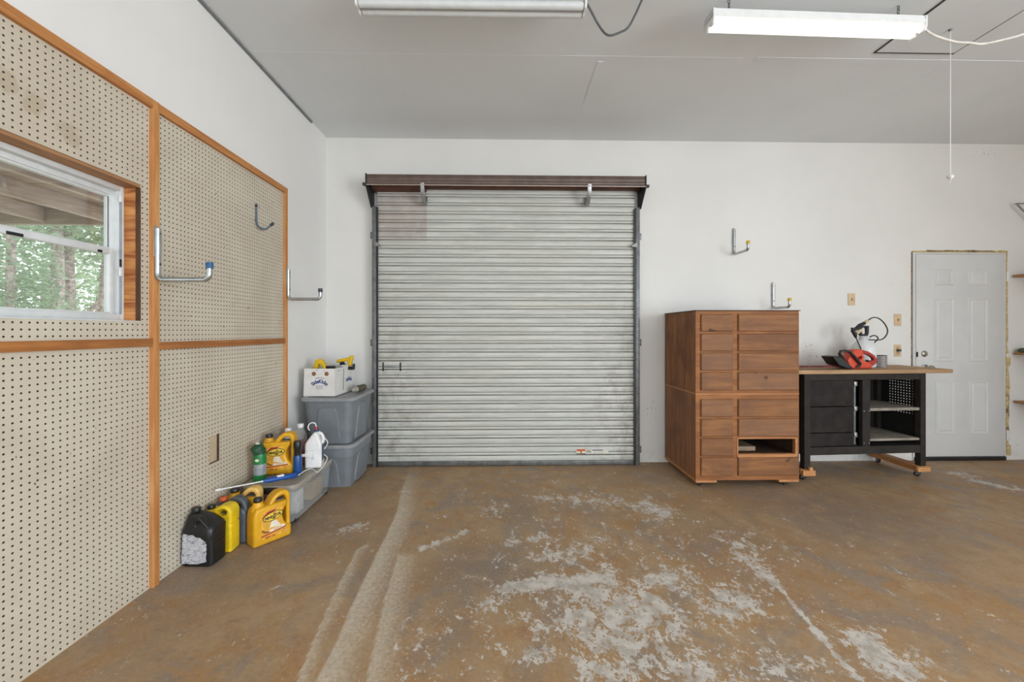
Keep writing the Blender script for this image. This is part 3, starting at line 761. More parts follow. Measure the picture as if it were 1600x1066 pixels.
qd = atY(1207, 483, D); hook('steel tube hook with yellow tip just above the chest top', (qd.x, D, qd.z + .005), -PI / 2, M_TIPY, .24, .25)
t = thing('wire_hook', 'thin blue grey J hook on the pegboard face', 'hook', (PX1, 2.83, 2.05))
MB().tube(catmull([(.004, 0, .14), (.006, 0, .06), (.01, 0, .0), (.03, .005, -.03), (.06, .012, -.035), (.085, .018, -.015), (.10, .02, .0)], 6), .0065, 8).build('wire', mat('wire_blue_grey', '#5d6e7d', .4, .5), t, 50)
MB().tube([(.092, .0185, -.008), (.112, .022, .012)], .010, 8).build('end_cap', mat('tip_navy', '#24384c', .5), t, 50)
MB().cyl((.0, 0, .125), (.012, 0, .125), .008, 8).build('screw', M_DKSTEEL, t)

# ------------------------------------------------------------------ two stacked drawer chests
WD = dict(c1='#7c543b', c2='#9c6d4c')
M_CHF = wood('chest_face', '#845534', '#a06b40', 'X', 20, .55, '#744d38')
M_CHD = wood('chest_drawer', '#7a5136', '#98683f', 'X', 15, .55, '#6b4c3a', .65, True)
M_CHS = wood('chest_side', '#7d5438', '#9c6c48', 'Z', 13, .6, '#603f2f', .6, True)
M_CHE = wood('chest_edge', '#a8714a', '#c28c5c', 'X', 24, .55)
M_CHB = mat('chest_inside', '#3a2a20', .8)
M_CHT = wood('chest_top', '#4a3a30', '#5e4a3c', 'X', 18, .6)
CF = 3.295; cl = atY(1087, 751, CF); cr = atY(1248.3, 751, CF); CW = cr.x - cl.x; CDP = 3.925 - CF
def zf(py): return EYE - (py - 518) * (cl.x * SN + CF * CS) / FPX
def xf(px): return atY(px, 600, CF).x - cl.x
rowsU = [(491, 518), (521.5, 549), (551.5, 579), (582, 610)]; rowsL = [(624, 651.5), (654.5, 682), (685, 712.5), (715, 743.5)]
def chest(name, label, z0, z1, rows, top, missing=None, edge=None):
    t = thing(name, label, 'chest of drawers', (cl.x, CF, z0)); H = z1 - z0
    b = MB()
    b.box(.001, .018, .020, CDP - .001, .0005, H - .0005); b.box(CW - .018, CW - .001, .020, CDP - .001, .0005, H - .0005); b.box(.018, CW - .018, CDP - .012, CDP, 0, H)
    b.build('carcass', M_CHS, t, 0)
    MB().box(-.0015, CW + .0015, -.0025 if top else .021, CDP, 0, .011, .001).build('bottom_board', M_CHE, t, 0); MB().box(.002, CW - .002, .021, CDP, H - .014, H - .0008).build('end_board', M_CHE, t, 0)
    xa, xb, xc, xd = xf(1094.4), xf(1144.3), xf(1152.4), xf(1246.4)
    b = MB(); b.box(0, xa + .006, 0, .019, .012, H - .012); b.box(xb - .006, xc + .006, 0, .019, .012, H - .012); b.box(xd - .004, CW, 0, .019, .012, H - .012)
    zz = [zf(a) - z0 for r in rows for a in r]           # top, bottom alternating from the top down
    cuts = [H] + zz + [0]
    for i in range(0, len(cuts), 2): b.box(.0003, CW - .0003, .0005, .0193, max(.0, cuts[i + 1] - .005), min(H - .0005, cuts[i] + .005))
    b.build('face_frame', M_CHF, t, 0)
    MB().box(xa, xd, .03, CDP - .02, .02, H - .02).build('inner_box', M_CHB, t, 0) if missing is None else None
    for ri, (ya, yb) in enumerate(rows):
        za, zb = zf(ya) - z0, zf(yb) - z0
        for ci, (x0, x1) in enumerate(((xa, xb), (xc, xd))):
            if missing == (ri, ci):
                b = MB(); b.box(x0 - .006, x0 + .004, -.004, .03, zb, za); b.box(x1 - .022, x1 - .004, -.004, .03, zb - .012, za, .001); b.box(x0, x1 - .02, -.004, .03, zb - .016, zb + .012, .001)
                b.box(x0, x1 - .02, -.004, .03, za - .008, za + .004, .001)
                b.build('empty_drawer_slot', M_CHE, t, 0)
                b = MB(); b.box(x0 - .02, x0 - .01, .03, CDP - .03, zb - .01, za + .01); b.box(x1 - .01, x1, .03, CDP - .03, zb - .01, za + .01); b.box(x0, x1, CDP - .035, CDP - .025, zb, za); b.box(x0, x1, .03, CDP - .03, zb - .016, zb - .004)
                b.box(x0, x1, .03, CDP - .03, za + .004, za + .012)
                b.build('slot_lining', mat('slot_wood', '#4a3326', .8), t, 0)
                MB().box(x0 + .02, x0 + .24, .14, .42, zb - .004, zb + .035, .003).build('runner_board', wood('runner', '#8f7a66', '#a08a74', 'Y', 16), t, 0)
                continue
            b = MB()
            i = .007
            def ring(k, y): return [(x0 + k, y, zb + k), (x1 - k, y, zb + k), (x1 - k, y, za - k), (x0 + k, y, za - k)]
            b.loft([ring(0, -.001), ring(0, -.008), ring(i * .5, -.014), ring(i, -.016)])
            b.build('drawer', M_CHD, t, 0)
    return t
zs = zf(617)
ch = chest('drawer_chest', 'upper brown wooden drawer chest with eight closed drawers', zs, zf(485.8) - .001, rowsU, True)
MB().box(-.006, CW + .006, -.012, CDP, zf(485.8) - .001 - zs, zf(485.8) - .001 - zs + .007, .001).build('top_board', M_CHT, ch, 0)
lz0 = zf(751) + .0
ch = chest('drawer_chest', 'lower brown wooden drawer chest on casters with one drawer missing', lz0, zs - .0005, rowsL, False, (2, 1))
xa = xf(1120); MB().box(0, xa, -.002, CDP, -.018, -.0, .001).build('base_board', M_CHE, ch, 0)
MB().box(xf(1217), CW, -.002, CDP, -.018, -.0, .001).build('base_board', M_CHE, ch, 0)
def caster(parent, x, y, ztop, h, rz=0):
    c = MB(); c.box(-.028, .028, -.022, .022, -.004, 0, .001)
    c.box(-.017, -.013, -.012, .02, -h + .018, -.004); c.box(.013, .017, -.012, .02, -h + .018, -.004)
    f = c.build('caster', M_STEEL, parent, 30, (x, y, ztop), (0, 0, rz)); rr = (h - .006) * .42
    MB().lathe([(0, -.010), (rr * .9, -.010), (rr, -.007), (rr, .007), (rr * .9, .010), (0, .010)], 18, Matrix.Translation((0, .012, -h + rr)) @ Matrix.Rotation(PI / 2, 4, 'Y')).build('wheel', M_RUBBER, f, 40)
    MB().cyl((-.019, .012, -h + rr), (.019, .012, -h + rr), .006, 8).build('axle', M_GALV, f)
for (x, y) in ((.07, .05), (CW - .085, .05), (.07, CDP - .08), (CW - .085, CDP - .08)): caster(ch, x, y, -.018, lz0 - .018, .3)

# ------------------------------------------------------------------ workbench
BR = R(3.2)
o0 = atY(1257, 700, 3.425)
bench = thing('workbench', 'black steel workbench with wooden top beside the drawer chest', 'workbench', (o0.x, o0.y, 0), BR)
u2 = (1446.7 - 800) / FPX      # width so that the right post stands at its place
W = None
for k in range(400):
    wv = .9 + k * .001; x = o0.x + wv * math.cos(BR); y = o0.y + wv * math.sin(BR)
    if (x * CS - y * SN) / (x * SN + y * CS) >= u2: W = wv; break
def bx(px):
    best = min(range(0, 1400), key=lambda k: abs(((o0.x + k * .001 * math.cos(BR)) * CS - (o0.y + k * .001 * math.sin(BR)) * SN) / ((o0.x + k * .001 * math.cos(BR)) * SN + (o0.y + k * .001 * math.sin(BR)) * CS) - (px - 800) / FPX))
    return best * .001
M_BBLK = mat('bench_black', '#312d2a', .6, 0, .1, 14, 0, .15); M_BBLK2 = mat('bench_black_inner', '#232322', .6, .1, .1)
M_BPANEL = mat('bench_drawer_black', '#2a2624', .6, 0, .14, 9, 0, .15)
M_BTOP = wood('bench_top', '#a08060', '#bb9a76', 'X', 16, .6, '#8e7055'); M_BEDGE = M_BTOP
DPB = .44; LZ = .103; TZ0, TZ1 = .930, .963
b = MB()
for x0, x1, y0, y1 in ((0, .055, 0, .05), (W - .05, W, 0, .05), (0, .055, DPB - .05, DPB), (W - .05, W, DPB - .05, DPB)):
    MB().box(x0, x1, y0, y1, LZ, TZ0, .002).build('leg', M_BBLK, bench, 0)
MB().box(.055, W - .05, .002, .03, .874, TZ0, .002).build('top_rail', M_BBLK, bench, 0)
MB().box(.055, W - .05, .002, .03, .222, .290, .002).box(.055, W - .05, DPB - .03, DPB - .002, .222, .29, .002).build('bottom_rail', M_BBLK, bench, 0)
mx0, mx1 = bx(1348), bx(1360)
mp = MB().box(mx0, mx1, .001, .04, .29, .874, .002).build('middle_post', M_BBLK, bench, 0)
for zz in (.32, .60):
    for xx in (mx0 + .012, mx1 - .012): MB().cyl((xx, .0015, zz), (xx, -.003, zz), .005, 8).build('bolt', M_GALV, mp)
MB().box(.006, .010, .03, DPB - .01, .22, TZ0).build('side_panel', M_BBLK2, bench, 0)
# solid back, punched panel on the right hand side
MB().box(.02, W - .02, DPB - .008, DPB - .004, .2, TZ0).build('back_panel', M_BBLK2, bench, 0)
P_ = .0254; hr = .0042; sy0, sy1, sz0, sz1 = .04, DPB - .02, .2, TZ0; ny = 9; nz = 13; py0 = .09; pz0 = .535; Xs = W - .010
b = MB(); b.add([(Xs, sy0, sz0), (Xs, sy1, sz0), (Xs, sy1, pz0), (Xs, sy0, pz0)], [(0, 1, 2, 3)]); zt_ = pz0 + nz * P_; yt_ = py0 + ny * P_
b.add([(Xs, sy0, zt_), (Xs, sy1, zt_), (Xs, sy1, sz1), (Xs, sy0, sz1)], [(0, 1, 2, 3)]); b.add([(Xs, sy0, pz0), (Xs, py0, pz0), (Xs, py0, zt_), (Xs, sy0, zt_)], [(0, 1, 2, 3)]); b.add([(Xs, yt_, pz0), (Xs, sy1, pz0), (Xs, sy1, zt_), (Xs, yt_, zt_)], [(0, 1, 2, 3)])
for i in range(ny):
    for j in range(nz):
        x, z = py0 + i * P_, pz0 + j * P_; c = (x + P_ / 2, z + P_ / 2)
        outer = [(x, z), (x + P_ / 2, z), (x + P_, z), (x + P_, z + P_ / 2), (x + P_, z + P_), (x + P_ / 2, z + P_), (x, z + P_), (x, z + P_ / 2)]
        inner = [(c[0] + hr * math.cos(R(225 + 45 * k)), c[1] + hr * math.sin(R(225 + 45 * k))) for k in range(8)]
        b.add([(Xs, p[0], p[1]) for p in outer + inner], [(k, (k + 1) % 8, 8 + (k + 1) % 8, 8 + k) for k in range(8)])
b.build('perforated_panel', M_BBLK2, bench, 0)
dx0, dx1 = bx(1266.8), bx(1337.5)
for za, zb in ((.872, .643), (.636, .414), (.407, .294)):
    MB().box(dx0, dx1, .018, .034, zb, za, .002).box(dx0 + .02, dx1 - .02, .03, DPB - .05, zb + .02, za - .03).build('drawer', M_BPANEL, bench, 0)
sl_ = MB().box(dx1 + .004, dx1 + .028, .03, .05, .30, .86, .001).build('drawer_slide', M_STEEL, bench, 0)
for zz in (.84, .62, .39): MB().box(dx1 + .006, dx1 + .034, .018, .032, zz - .022, zz + .018, .003).build('slide_clip', M_GALV, sl_)
M_SHELF = mat('dusty_shelf', '#8f877b', .7, 0, .12, 10)
for z0, z1 in ((.598, .622), (.332, .352)):
    MB().box(mx1 - .01, W - .045, .012, DPB - .012, z0, z1, .001).build('shelf', M_SHELF, bench, 0)
MB().box(.05, W - .05, .03, DPB - .03, .286, .290).build('bottom_deck', M_BBLK2, bench, 0)
MB().box(mx1 + .002, mx1 + .006, .05, DPB - .01, .29, .90).build('divider_panel', M_BBLK2, bench, 0)
tp = MB().box(-.12, bx(1483.5) + .012, -.02, DPB + .015, TZ0, TZ1, .003); tp.build('bench_top', M_BTOP, bench, 0)
M_SKID = wood('skid_pine', '#a86f43', '#c58c58', 'Y', 20, .6, '#8a5630')
M_BLKW = wood('block_pine', '#b98052', '#d0a06c', 'X', 20, .6)
for x0, x1 in ((-.035, .065), (W - .09, W + .015)):
    sk = MB().box(x0, x1, .0, DPB, .060, .102, .002).build('skid', M_SKID, bench, 0)
    for yy in (.035, DPB - .04): caster(sk, (x0 + x1) / 2 + .01, yy, .060, .060, .5 if yy < .2 else -.4)
MB().box(-.03, .085, -.022, -.001, .052, .098, .002).box(.03, .06, -.022, -.001, .098, .125, .001).build('skid_block', M_BLKW, bench, 0)
MB().box(W - .1, W + .02, -.022, -.001, .060, .098, .002).build('skid_block', M_BLKW, bench, 0)

# ------------------------------------------------------------------ things on the workbench
M_ORANGE = mat('trimmer_orange', '#c9482e', .4, 0, .08); M_RED2 = mat('trimmer_red', '#9c2f28', .45, 0, .08)
k_ = .000637
def P2(cx, cy): return ((cx - 700) * k_, (857 - cy) * k_)
q = atY(1270 + 700 / 8.88, 577, 3.56)
BZ = TZ1 + .0005
tr = thing('hedge_trimmer', 'orange and black hedge trimmer lying on the workbench', 'hedge trimmer', (q.x, 3.575, BZ), BR)
b = MB(); b.slab([rpoly([P2(*p) for p in ((425, 745), (490, 615), (560, 582), (640, 580), (668, 640), (650, 735), (740, 765), (805, 800), (790, 853), (470, 855))], .012),
                  rpoly([P2(*p) for p in ((585, 700), (625, 682), (650, 692), (640, 715), (600, 722))], .004)], .085, .012, XZ)
b.build('motor_housing', M_ORANGE, tr)
b = MB(); b.slab([rpoly([P2(*p) for p in ((630, 590), (700, 592), (785, 616), (880, 672), (918, 740), (902, 790), (850, 815), (800, 850), (700, 850), (640, 740))], .012),
                  rpoly([P2(*p) for p in ((668, 648), (710, 646), (780, 664), (845, 702), (868, 738), (815, 748), (770, 762), (700, 752), (664, 742))], .008)], .036, .007, XZ)
b.build('rear_handle', M_RED2, tr)
MB().box(*(P2(770, 0)[0], P2(800, 0)[0]), -.012, .012, P2(0, 755)[1], P2(0, 735)[1], .003).build('trigger', M_BLACK, tr)
b = MB(); y_ = -.05
b.tube([(P2(*p)[0], y_ + dy, P2(*p)[1]) for p, dy in (((400, 770), .02), ((330, 700), .0), ((268, 640), -.01), ((285, 605), -.012), ((350, 600), -.012), ((420, 615), -.012), ((500, 690), -.01), ((590, 780), -.005), ((585, 815), .0), ((540, 825), .015))], .0125, 10)
b.build('front_handle', M_BLACK, tr, 60)
b = MB(); b.slab([rpoly([P2(*p) for p in ((165, 680), (258, 668), (330, 715), (475, 845), (400, 852), (255, 795))], .006)], .13, .004, XZ); b.build('hand_guard', M_BLACK, tr)
blade = MB(); x0 = P2(470, 0)[0]; L = .62; tp_ = [(x0, .019)]
for k in range(20): tp_ += [(x0 - .03 - k * .03, .024), (x0 - .035 - k * .03, .036), (x0 - .043 - k * .03, .036), (x0 - .048 - k * .03, .024)]
bt = [(x0 - L - .02, .0)]
for k in range(19, -1, -1): bt += [(x0 - .048 - k * .03, -.024), (x0 - .043 - k * .03, -.036), (x0 - .035 - k * .03, -.036), (x0 - .03 - k * .03, -.024)]
blade.slab([tp_ + bt + [(x0, -.019)]], .007, 0, Matrix.Translation((0, 0, .020))); blade.box(x0 - L, x0, -.012, .012, .0235, .030, .001)
blade.build('blade', mat('blade_rust', '#7e3a36', .4, .4, .2), tr, 0)
MB().tube(catmull([(P2(800, 830)[0], 0, P2(0, 835)[1]), (P2(850, 0)[0], .01, .014), (P2(880, 0)[0], .03, .01)], 5), .008, 8).build('cord_stub', M_BLACK, tr, 60)

sy = 3.745; q = atY(1349, 540, sy); ksp = (q.x * SN + sy * CS) / FPX / 8.88
spr = thing('pump_sprayer', 'white tank pump sprayer with black handle and coiled hose on the bench', 'sprayer', (q.x, sy, BZ))
def S2(cx, cy, y=0): return Vector(((cx - 700) * ksp, y, EYE + (518 - (480 + cy / 8.88)) * ksp * 8.88 - BZ))
zt = S2(0, 455).z
MB().lathe([(0, 0), (.09, 0), (.098, .01), (.1, .03), (.1, zt - .10), (.094, zt - .07), (.078, zt - .04), (.05, zt - .012), (.036, zt), (0, zt)], 28).build('tank', mat('tank_white', '#dcdedd', .35, 0, .03), spr, 40)
MB().lathe([(0, zt), (.034, zt), (.035, S2(0, 400).z - .004), (.033, S2(0, 400).z), (0, S2(0, 400).z)], 22).build('collar', mat('collar_grey', '#c3c4ca', .45), spr, 40)
zc = S2(0, 400).z; zh = S2(0, 258).z; hw = 64 * ksp
b = MB(); b.slab([rpoly([(-hw * .75, zc), (-hw, zc + .03), (-hw, zh), (hw * 1.05, zh), (hw, zc + .03), (hw * .8, zc)], .008), rpoly([(-hw * .42, zc + .018), (-hw * .55, zc + .035), (-hw * .45, zh - .018), (hw * .45, zh - .018), (hw * .55, zc + .035), (hw * .42, zc + .018)], .01)], .03, .006, XZ)
b.build('pump_handle', M_BLACK, spr)
wl = MB(); wl.tube([S2(470, 300, -.05), S2(520, 310, -.05), S2(580, 255, -.05), S2(650, 222, -.05)], [.012, .016, .017, .014], 10); wl.tube([S2(480, 320, -.05), S2(520, 390, -.05), S2(530, 425, -.05)], [.016, .015, .009], 10)
wn = wl.build('spray_wand', M_BLACK, spr, 60)
MB().tube([S2(528, 415, -.05), S2(590, 585, -.06)], .005, 8).build('lance', M_BLACK, wn, 60)
MB().tube([S2(545, 365, -.045), S2(600, 330, -.04), S2(630, 315, -.035)], [.013, .014, .012], 10).tube([S2(640, 235, -.045), S2(700, 185, -.045)], [.016, .011], 10).build('grip_tan', mat('grip_tan', '#cdbd97', .6), wn, 60)
MB().tube(catmull([S2(698, 190, -.045), S2(760, 155, -.04), S2(840, 145, -.02), S2(930, 165, 0), S2(1010, 225, .01), S2(1055, 310, .01), S2(1045, 380, .01), S2(985, 435, .0), S2(900, 455, -.02), S2(820, 455, -.02), S2(735, 452, -.01)], 6), .0055, 8).build('hose', M_BLACK, spr, 60)
MB().tube(catmull([S2(748, 420, -.03), S2(775, 400, -.035), S2(815, 395, -.035), S2(850, 415, -.035), S2(855, 445, -.035), S2(815, 492, -.03)], 6), .0055, 8).build('hose_clip', M_BLACK, spr, 60)
q = atY(1270 + 972 / 8.88, 576, 3.64)
can = thing('paint_can', 'small open can with grey checked label behind the hedge trimmer', 'can', (q.x, 3.66, BZ))
cm = NT('can_check'); v = cm.coords(); bk = cm.new('ShaderNodeTexBrick'); cm.link(cm.coords(rot=(PI / 2, 0, 0)), bk.inputs['Vector'])
bk.inputs['Scale'].default_value = 26; bk.inputs['Color1'].default_value = lin('#4a4648'); bk.inputs['Color2'].default_value = lin('#5c5456'); bk.inputs['Mortar'].default_value = lin('#a39c9a'); bk.inputs['Mortar Size'].default_value = .06
cm.link(bk.outputs[0], cm.b.inputs['Base Color']); cm.b.inputs['Roughness'].default_value = .5
MB().lathe([(0, 0), (.044, 0), (.044, .112), (.040, .112), (.040, .02), (0, .02)], 26).build('can_body', cm.m, can, 40)
MB().tube([(.0425 * math.cos(2 * PI * k / 24), .0425 * math.sin(2 * PI * k / 24), .113) for k in range(24)], .0025, 6, True).build('rim', M_DKSTEEL, can, 60)

# ------------------------------------------------------------------ shelves on the right wall (only their ends show)
M_SHW = wood('wall_shelf_wood', '#9a6f48', '#bd8d5e', 'Y', 18, .55)
for (px, py, lb) in ((1590.5, 431, 'wooden shelf end right of the entry door, level with the door top'), (1592.5, 629, 'wooden shelf end right of the entry door, near the floor'), (1592, 553, 'wooden shelf end right of the entry door, under a green cloth')):
    q = atY(px, py, D - .06); tag(MB().box(q.x, XR - .0005, 2.9, D - .02, q.z - .012, q.z + .012, .002).build('wall_shelf', M_SHW, None, 0), lb, 'shelf')
    if py == 553: gq = q.copy()
gb = MB()
for k in range(9):
    c = Vector((gq.x + .02 + .03 * k, D - .085 + .02 * math.sin(k * 2.1), gq.z + .034))
    gb.loft([[(c.x + (.03 + .006 * math.sin(j + k)) * math.sin(ph_) * math.cos(2 * PI * j / 10), c.y + .05 * math.sin(ph_) * math.sin(2 * PI * j / 10), c.z + (.021 + .006 * math.sin(k * 1.7)) * math.cos(ph_)) for j in range(10)] for ph_ in [.15 + 2.84 * i / 6 for i in range(7)]])
tag(gb.build('cloth_bundle', mat('cloth_green', '#56604c', .9, 0, .25, 40), None, 60), 'crumpled dark green cloth on the end of a shelf right of the door', 'cloth')
q = atY(1587.5, 318, D - .06)
t = thing('shelf_bracket', 'bare grey metal shelf bracket high on the right edge', 'bracket', (q.x, D - .06, q.z))
LB = XR - q.x
MB().box(0, LB, -.012, .012, -.004, .004, .001).build('arm', M_GALV, t, 0); MB().box(LB - .006, LB - .001, -.012, .012, -.24, .004, .001).build('wall_plate', M_GALV, t, 0)
MB().tube([(.01, 0, -.006), (LB - .01, 0, -.23)], .009, 8).build('brace', M_GALV, t)

# ------------------------------------------------------------------ ceiling: shop lights, cords, pull cord
M_SHOP = mat('shoplight_white', '#dfe0e0', .4, 0, .02)
M_TLIT = emit('tube_lit', '#fffaf2', .95); M_TOFF = mat('tube_unlit', '#cfd2d3', .25, 0, .02)
def shoplight(label, loc, rz, lit, drop, length=1.25, tr=.0175):
    """origin at the tube axis; trough above, two tubes below"""
    t = thing('shop_light', label, 'shop light', loc, rz)
    h = length / 2
    sec = [(-.046, .018), (-.052, .024), (-.052, .042), (-.048, .044), (-.048, .062), (.048, .062), (.048, .044), (.052, .042), (.052, .024), (.046, .018)]
    MB().loft([[(x, y, z) for y, z in sec] for x in (-h, h)]).build('housing', M_SHOP, t, 20)
    for s in (-1, 1):
        MB().slab([rpoly([(-.053, .065), (-.053, .0), (-.044, -.021), (-.013, -.021), (0, .004), (.013, -.021), (.044, -.021), (.053, .0), (.053, .065)], .008)], .012, .002, Matrix.Translation((s * (h - .006), 0, 0)) @ Matrix(((0, 0, 1, 0), (1, 0, 0, 0), (0, 1, 0, 0), (0, 0, 0, 1)))).build('end_socket', M_SHOP, t)
    for y in (-.026, .026):
        MB().tube([(-h + .012, y, 0), (-h + .02, y, 0), (h - .02, y, 0), (h - .012, y, 0)], [.012, tr, tr, .012], 16).build('fluorescent_tube', M_TLIT if lit else M_TOFF, t, 40)
    for s in (-1, 1):
        b = MB(); x = s * (h - .12)
        n = max(2, int(drop / .022))
        for k in range(n):
            z = .066 + (k + .5) * (drop - .006) / n; a = k % 2
            b.tube([(x + (.006 * math.cos(2 * PI * j / 10) if a else 0), (0 if a else .006 * math.cos(2 * PI * j / 10)), z + (.62 * (drop - .006) / n) * math.sin(2 * PI * j / 10)) for j in range(10)], .0026, 5, True)
        b.tube([(x, -.046, .062), (x, 0, .082), (x, .046, .062)], .0026, 5)
        b.build('chain', M_STEEL, t, 60)
    return t
LQ = Vector((1.79, 2.275, 3.042))
shoplight('lit white two tube shop light hanging at upper right', LQ, R(1.3), True, CEIL - 3.042 - .062)
shoplight('unlit white two tube shop light at the top centre', (-.172, 2.185, 3.054), R(-.3), False, CEIL - 3.054 - .062, 1.235, .021)
for lb, x, y in (('added lit shop light out of view behind the viewer, nearer the middle of the room', 1.0, -.9), ('added lit shop light out of view behind the viewer, nearer the rear opening', 1.6, -3.2)):
    shoplight(lb, (x, y, 3.06), 0, True, CEIL - 3.06 - .062)  # both fixtures added out of view as extra light
def dpt(px, py, d):
    l = (px - 800) / FPX * d; return Vector((l * CS + d * SN, d * CS - l * SN, EYE + (518 - py) * d / FPX))
c = MB().tube(catmull([dpt(916, 4, 2.15), dpt(924, 18, 2.17), dpt(936, 40, 2.2), dpt(950, 55, 2.2), dpt(970, 50, 2.2), dpt(982, 42, 2.2), dpt(993, 22, 2.2), dpt(1003, 0, 2.22), Vector((.80, 2.2, CEIL - .002))], 6), .006, 8).build('power_cord', mat('cord_grey', '#55585a', .6), None, 60)
tag(c, 'dark grey cord looping from the unlit shop light', 'cord')
c = MB().tube(catmull([dpt(1438, 40, 2.31), dpt(1455, 53, 2.31), dpt(1472, 60, 2.3), dpt(1495, 66, 2.3), dpt(1515, 67, 2.3), dpt(1533, 69, 2.3), dpt(1560, 64, 2.3), dpt(1600, 53, 2.3), dpt(1650, 30, 2.32), dpt(1665, 6, 2.32)], 6), .0065, 8).build('power_cord', mat('cord_white', '#dedad2', .5), None, 60)
tag(c, 'white cord running right from the lit shop light', 'cord')
q = atZ(1485, 45, CEIL)
pc = thing('pull_cord', 'white pull cord with small knob hanging from the ceiling hatch', 'pull cord', (q.x, q.y, CEIL - .004))
L = .905
MB().tube([(0, 0, 0), (0, 0, -L)], .0022, 6).build('string', M_WHITEPL, pc, 60)
MB().lathe([(0, -L - .035), (.006, -L - .033), (.016, -L - .022), (.018, -L - .015), (.008, -L - .004), (0, -L)], 12, Matrix.Rotation(.0, 4, 'Y')).build('knob', M_WHITEPL, pc, 50)
MB().tube([(0, 0, -L - .035), (-.006, 0, -L - .06)], .003, 6).build('string_end', M_WHITEPL, pc, 60)
MB().lathe([(0, 0), (.012, 0), (.008, -.008), (0, -.008)], 10).build('eyelet', M_STEEL, pc)

# ------------------------------------------------------------------ totes, box and bottle in the corner
M_TOTE = mat('tote_grey', '#767b80', .45, 0, .05, 8); M_LID = mat('tote_lid_grey', '#939598', .5, 0, .07, 8)
def tote(label, loc, w, d, h, band, rz=0, name='storage_tote'):
    t = thing(name, label, 'storage tote', loc, rz)
    tp = .84
    def sec(k, z, ww=1): return [(x * k, y * k, z) for x, y in rrect(w * .94, d * .96, .06)]
    b = MB(); b.loft([sec(tp * .97, .0), sec(tp, .006), *([sec(.95, h * .70), sec(.955, h * .70 + .004), sec(.985, h * .72)] if band else [sec(.90, h * .35), sec(.95, h * .70)]), sec(.99, h - .03), sec(.97, h - .022)]); b.build('body', M_TOTE, t, 35)
    # raised handle grips: arch panels on the two long/short faces
    for side in range(4):
        b = MB(); hw = (w if side % 2 == 0 else d) * .24
        off = (d * .96 if side % 2 == 0 else w * .94) / 2
        def F(u, z, o):
            k = tp + (.99 - tp) * z / (h - .03)
            return Matrix.Rotation(PI / 2 * side, 4, 'Z') @ Vector((u, -(off * k + o), z))
        z0, z1 = h * .03, h * (.70 if band else .82)
        prof_ = rpoly([(-hw * 1.0, z0), (-hw * .9, h * .4), (-hw * .72, z1), (hw * .72, z1), (hw * .9, h * .4), (hw * 1.0, z0)], .05, 6)
        inn = [(u * .9, z0 + (z - z0) * .965) for u, z in prof_]
        b.loft([[F(u, z, -.004) for u, z in prof_], [F(u, z, .009) for u, z in inn]])
        b.build('grip_panel', M_TOTE, t, 35)
    lr = lambda s, z: [(x, y, z) for x, y in rrect(w * s, d * (1 + (s - 1) * .7), .075)]
    b = MB(); b.loft([lr(.96, h - .024), lr(1.045, h - .024), lr(1.05, h - .010), lr(1.02, h - .001), lr(.98, h), lr(.90, h), lr(.885, h - .006), lr(.5, h - .006)]); b.build('lid', M_LID, t, 25)
    return t
TX = -1.435
tote('lower grey lidded storage tote standing on the floor by the roll-up door', (TX, 3.53, fz(TX, 3.5) + .001), .44, .56, .365, True)
tote('upper grey lidded storage tote stacked on another tote', (TX + .012, 3.525, fz(TX, 3.5) + .3605), .425, .56, .385, False)
LZT = fz(TX, 3.5) + .3605 + .385
BXW, BXD, BXH = .262, .40, .228
bxl = (-1.515, 3.545, LZT + .0005)
cb = thing('cardboard_box', 'open white cardboard box with blue lettering on the upper tote', 'box', bxl, R(-2.5))
M_CARD = mat('card_white', '#dcd9d5', .7, 0, .03, 12); M_CARD2 = mat('card_inside', '#b3a48e', .8)
b = MB(); x, y = BXW / 2, BXD / 2; s_ = .97; t_ = .004
def boxring(k, z): return [(-x * k, -y * k, z), (x * k, -y * k, z), (x * k, y * k, z), (-x * k, y * k, z)]
b.loft([boxring(1, 0), boxring(s_, BXH)], cap=False); b.add(boxring(1, 0), [(0, 1, 2, 3)])
def inring(k, z): return [(-x * k + t_, -y * k + t_, z), (x * k - t_, -y * k + t_, z), (x * k - t_, y * k - t_, z), (-x * k + t_, y * k - t_, z)]
b.loft([boxring(s_, BXH), inring(s_, BXH), inring(1, .005)], cap=False); b.add(inring(1, .005), [(0, 1, 2, 3)])
b.build('box_body', M_CARD, cb, 0)
MB().box(.09, x * s_ + .002, -.0, y * s_, BXH, BXH + .012).build('flap', M_CARD, cb, 0)
M_NAVY = mat('ink_navy', '#26427e', .6); M_GREYI = mat('ink_grey', '#8d929b', .7)
tilt = math.atan((1 - s_) * y / BXH)
FM = Matrix.Translation((0, -y - .0006, 0)) @ Matrix.Rotation(PI / 2 - tilt, 4, 'X')
arc = lambda rad, k=1: (lambda p: Vector((math.sin(p.x / rad) * (rad + p.y), (rad + p.y) * math.cos(p.x / rad) - rad, p.z)))
b = MB(); b.text('SideKicks', .041, FM @ Matrix.Translation((.004, .122, 0)), arc(.085), sx=.92, bold=.0016); b.text('GOURMET POTATO', .0105, FM @ Matrix.Translation((.004, .152, 0)), arc(.11), sx=.85)
b.text('NO', .010, FM @ Matrix.Translation((-.018, .212, 0))); b.text('LID', .010, FM @ Matrix.Translation((.034, .210, 0)))
b.build('lettering', M_NAVY, cb, 0)
b = MB()
for i, tx in enumerate(('KEEP FROZEN UNTIL USE', 'NET WEIGHT AS MARKED', 'HANDLE WITH CARE')): b.text(tx, .009, FM @ Matrix.Translation((.002, .086 - i * .012, 0)), sx=.62)
b.build('small_print', M_GREYI, cb, 0)
b = MB()
for sx in (-.046, .060): b.slab([[(sx + .017 * math.cos(2 * PI * k / 20), .185 + .017 * math.sin(2 * PI * k / 20)) for k in range(20)]], .001, 0, FM)
